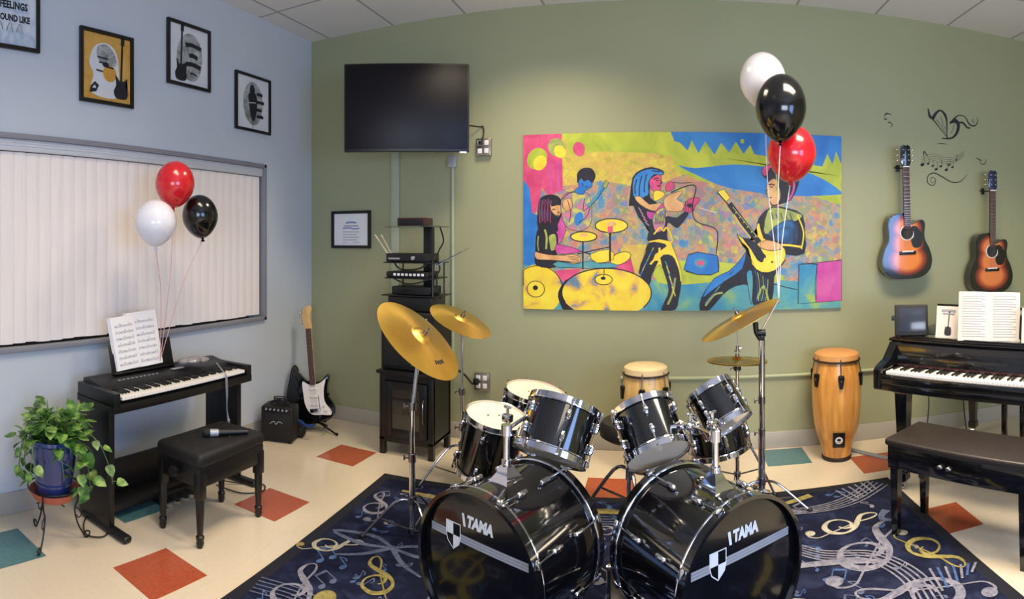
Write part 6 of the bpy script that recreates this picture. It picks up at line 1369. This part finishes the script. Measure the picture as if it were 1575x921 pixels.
build('lid', MB().prism([((px - 0.6) * 1.018 + 0.6, (py - 0.6) * 1.018 + 0.6 if py > 0.17 else py + 0.02) for px, py in rimp], 0.881, 0.900, 0.005), 'blackgloss', gp)
build('key_bed', MB().box((KL / 2, 0.09, 0.655), (KL + 0.13, 0.24, 0.05), 0.004).box((KL / 2, -0.022, 0.700), (KL + 0.02, 0.03, 0.05), 0.006), 'blackgloss', gp)
ck = MB(Matrix(((0, 0, 1, 0), (1, 0, 0, 0), (0, 1, 0, 0), (0, 0, 0, 1)))).prism([(-0.035, 0.64), (-0.035, 0.745), (-0.01, 0.765), (0.08, 0.785), (0.165, 0.880), (0.20, 0.880), (0.20, 0.64)], -0.065, -0.012, 0.005)
c0 = build('cheek', ck, 'blackgloss', gp); dup(c0, gp, (KL + 0.077, 0, 0))
white_keys(gp, 0.0, 0.0, 0.737, 52, KL / 52, 0.148, 'x', 5)
build('felt_strip', MB().box((KL / 2, 0.153, 0.750), (KL, 0.006, 0.01)), 'redbrown', gp, 'dark red felt strip')
fb = MB(Matrix(((0, 0, 1, 0), (1, 0, 0, 0), (0, 1, 0, 0), (0, 0, 0, 1)))).prism([(0.156, 0.73), (0.156, 0.79), (0.170, 0.845), (0.20, 0.876), (0.22, 0.876), (0.22, 0.73)], -0.005, KL + 0.005, 0.003)
fbo = build('fallboard', fb, 'blackgloss', gp)
build('lock', MB().cyl((0.26, 0.164, 0.822), (0.26, 0.155, 0.822), 0.011, seg=14), 'chrome', fbo)
build('music_shelf', MB().box((KL / 2, 0.22, 0.910), (KL - 0.02, 0.14, 0.018), 0.004).box((KL / 2, 0.155, 0.923), (KL - 0.2, 0.012, 0.010), 0.003), 'blackgloss', gp)
build('music_desk', MB(Matrix.Translation((KL / 2 + 0.02, 0.27, 0.922)) @ Matrix.Rotation(R(-14), 4, 'X')).box((0, 0, 0.10), (0.88, 0.012, 0.19), 0.005), 'blackgloss', gp)
def gleg(): return MB().box((0, 0, 0.36), (0.078, 0.078, 0.60), 0.004).rings([[(sx * a1, sy * a1, z_) for sx, sy in ((-1, -1), (1, -1), (1, 1), (-1, 1))] for a1, z_ in ((0.026, 0.055), (0.037, 0.30), (0.039, 0.40))])
def gleg2(): return MB().rings([[(sx * a1, sy * a1, z_) for sx, sy in ((-1, -1), (1, -1), (1, 1), (-1, 1))] for a1, z_ in ((0.024, 0.052), (0.030, 0.058), (0.030, 0.10), (0.024, 0.105), (0.040, 0.58), (0.048, 0.59), (0.048, 0.665))])
l0 = build('leg', gleg2(), 'blackgloss', gp); l0.location = (0.035, 0.16, 0)
c0 = build('caster', MB().cyl((-0.014, 0, 0.027), (0.014, 0, 0.027), 0.025, seg=16).cyl((0, 0, 0.03), (0, 0, 0.056), 0.014, seg=10), 'chrome', l0)
for p in ((KL - 0.035, 0.16, 0), (0.06, 1.28, 0)):
    q = dup(l0, gp, p); cc = dup(c0, q, (0, 0, 0))
ly = MB().box((KL / 2 - 0.06, 0.55, 0.40), (0.035, 0.035, 0.56), 0.004).box((KL / 2 + 0.06, 0.55, 0.40), (0.035, 0.035, 0.56), 0.004).box((KL / 2, 0.53, 0.11), (0.26, 0.12, 0.06), 0.006)
lyo = build('pedal_lyre', ly, 'blackgloss', gp)
for k in (-1, 0, 1): build('pedal', MB().box((KL / 2 + 0.065 * k, 0.44, 0.085), (0.022, 0.10, 0.010), 0.004), 'gold', lyo)
def gpw(x, y, z):
    ca, sa = math.cos(UX), math.sin(UX); return (1.236 + x * ca - y * sa, 3.234 + x * sa + y * ca, z)
tb = empty('tablet', gpw(0.075, 0.19, 0.9205), UX + R(32), 'black tablet in a case propped at the left end of the grand piano', 'tablet')
tb.rotation_euler = (R(-12), 0, UX + R(32))
build('case', MB().box((0, 0.007, 0.096), (0.205, 0.016, 0.190), 0.008, seg=3), 'blackcloth', tb); build('screen', MB().box((0.006, -0.0015, 0.096), (0.162, 0.004, 0.142), 0.001), 'tabscreen', tb)
build('stand_flap', MB().box((0.0, 0.05, 0.065), (0.18, 0.006, 0.14), 0.002, rot=Matrix.Rotation(R(32), 3, 'X')), 'blackcloth', tb); build('strap_tab', MB().box((-0.110, 0.006, 0.11), (0.022, 0.012, 0.03), 0.004), 'blackcloth', tb)
music_sheet('songbook', gpw(0.300, 0.215, 0.9195), UX + R(22), R(-13), 0.145, 0.190, 'slim white songbook with a dark guitar drawing beside the tablet', 'book', cover=True, lines=False, roll=R(3))
music_sheet('songbook', gpw(0.565, 0.205, 0.9195), UX + R(20), R(-13), 0.36, 0.285, 'large open music book with cream pages on the grand piano', 'book', book=True, roll=R(1))
music_sheet('songbook', gpw(0.87, 0.215, 0.9195), UX + R(8), R(-13), 0.22, 0.20, 'white book cut off by the right edge, on the grand piano', 'book', roll=R(0))
o = build('green_pencil', MB().tube([gpw(0.50, 0.185, 0.912), gpw(0.58, 0.178, 0.912)], 0.005, 6), mat('green_lacquer', (50, 110, 60), 0.4)); o.hide_render = False
bpy.data.objects.remove(o)
tag(build('piano_cable', MB().tube([gpw(0.10, 0.35, 0.655), gpw(0.11, 0.36, 0.45), gpw(0.06, 0.38, 0.15), gpw(0.04, 0.36, 0.008), gpw(0.10, 0.30, 0.008)], 0.004, 6, 6).tube([gpw(0.28, 0.45, 0.655), gpw(0.30, 0.45, 0.60), gpw(0.33, 0.42, 0.40), gpw(0.38, 0.40, 0.15), gpw(0.40, 0.42, 0.008)], 0.004, 6, 6).box(gpw(0.285, 0.45, 0.60), (0.05, 0.03, 0.04), 0.008), 'cable'), 'thin black cables hanging under the grand piano', 'cable')

# long bench in front of the grand
bx_ = math.atan2(-0.547 / 0.67, 0.387 / 0.67)
bc = Vector((1.129, 2.78, 0)); bu = Vector((math.cos(bx_), math.sin(bx_), 0)); bv = Vector((-math.sin(bx_), math.cos(bx_), 0))
org = bc + bu * 0.335 + bv * 0.143
bn = empty('piano_bench', (org.x, org.y, 0), bx_, 'long black bench with a dark brown padded top in front of the grand piano', 'bench')
build('cushion', MB().box((0, 0, 0.478), (0.80, 0.345, 0.035), 0.012, seg=3), 'brownseat', bn, 'dark brown padded top')
build('apron', MB().box((0, 0, 0.405), (0.77, 0.325, 0.115), 0.004), 'blackgloss', bn)
l0 = build('leg', MB().rings([[(sx * a1, sy * a1, z_) for sx, sy in ((-1, -1), (1, -1), (1, 1), (-1, 1))] for a1, z_ in ((0.016, 0.0), (0.022, 0.30), (0.022, 0.40))]), 'blackgloss', bn); l0.location = (-0.345, -0.143, 0.0)
for p in ((0.345, -0.143, 0), (-0.345, 0.143, 0), (0.345, 0.143, 0)): dup(l0, bn, p)
kb_ = build('adjusting_knob', MB().sphere((0, 0, 0), (0.017, 0.012, 0.012), 12, 8), 'chromed', bn, 'dull metal knob on the front'); kb_.location = (-0.08, -0.170, 0.41); dup(kb_, bn, (-0.035, -0.168, 0.408))
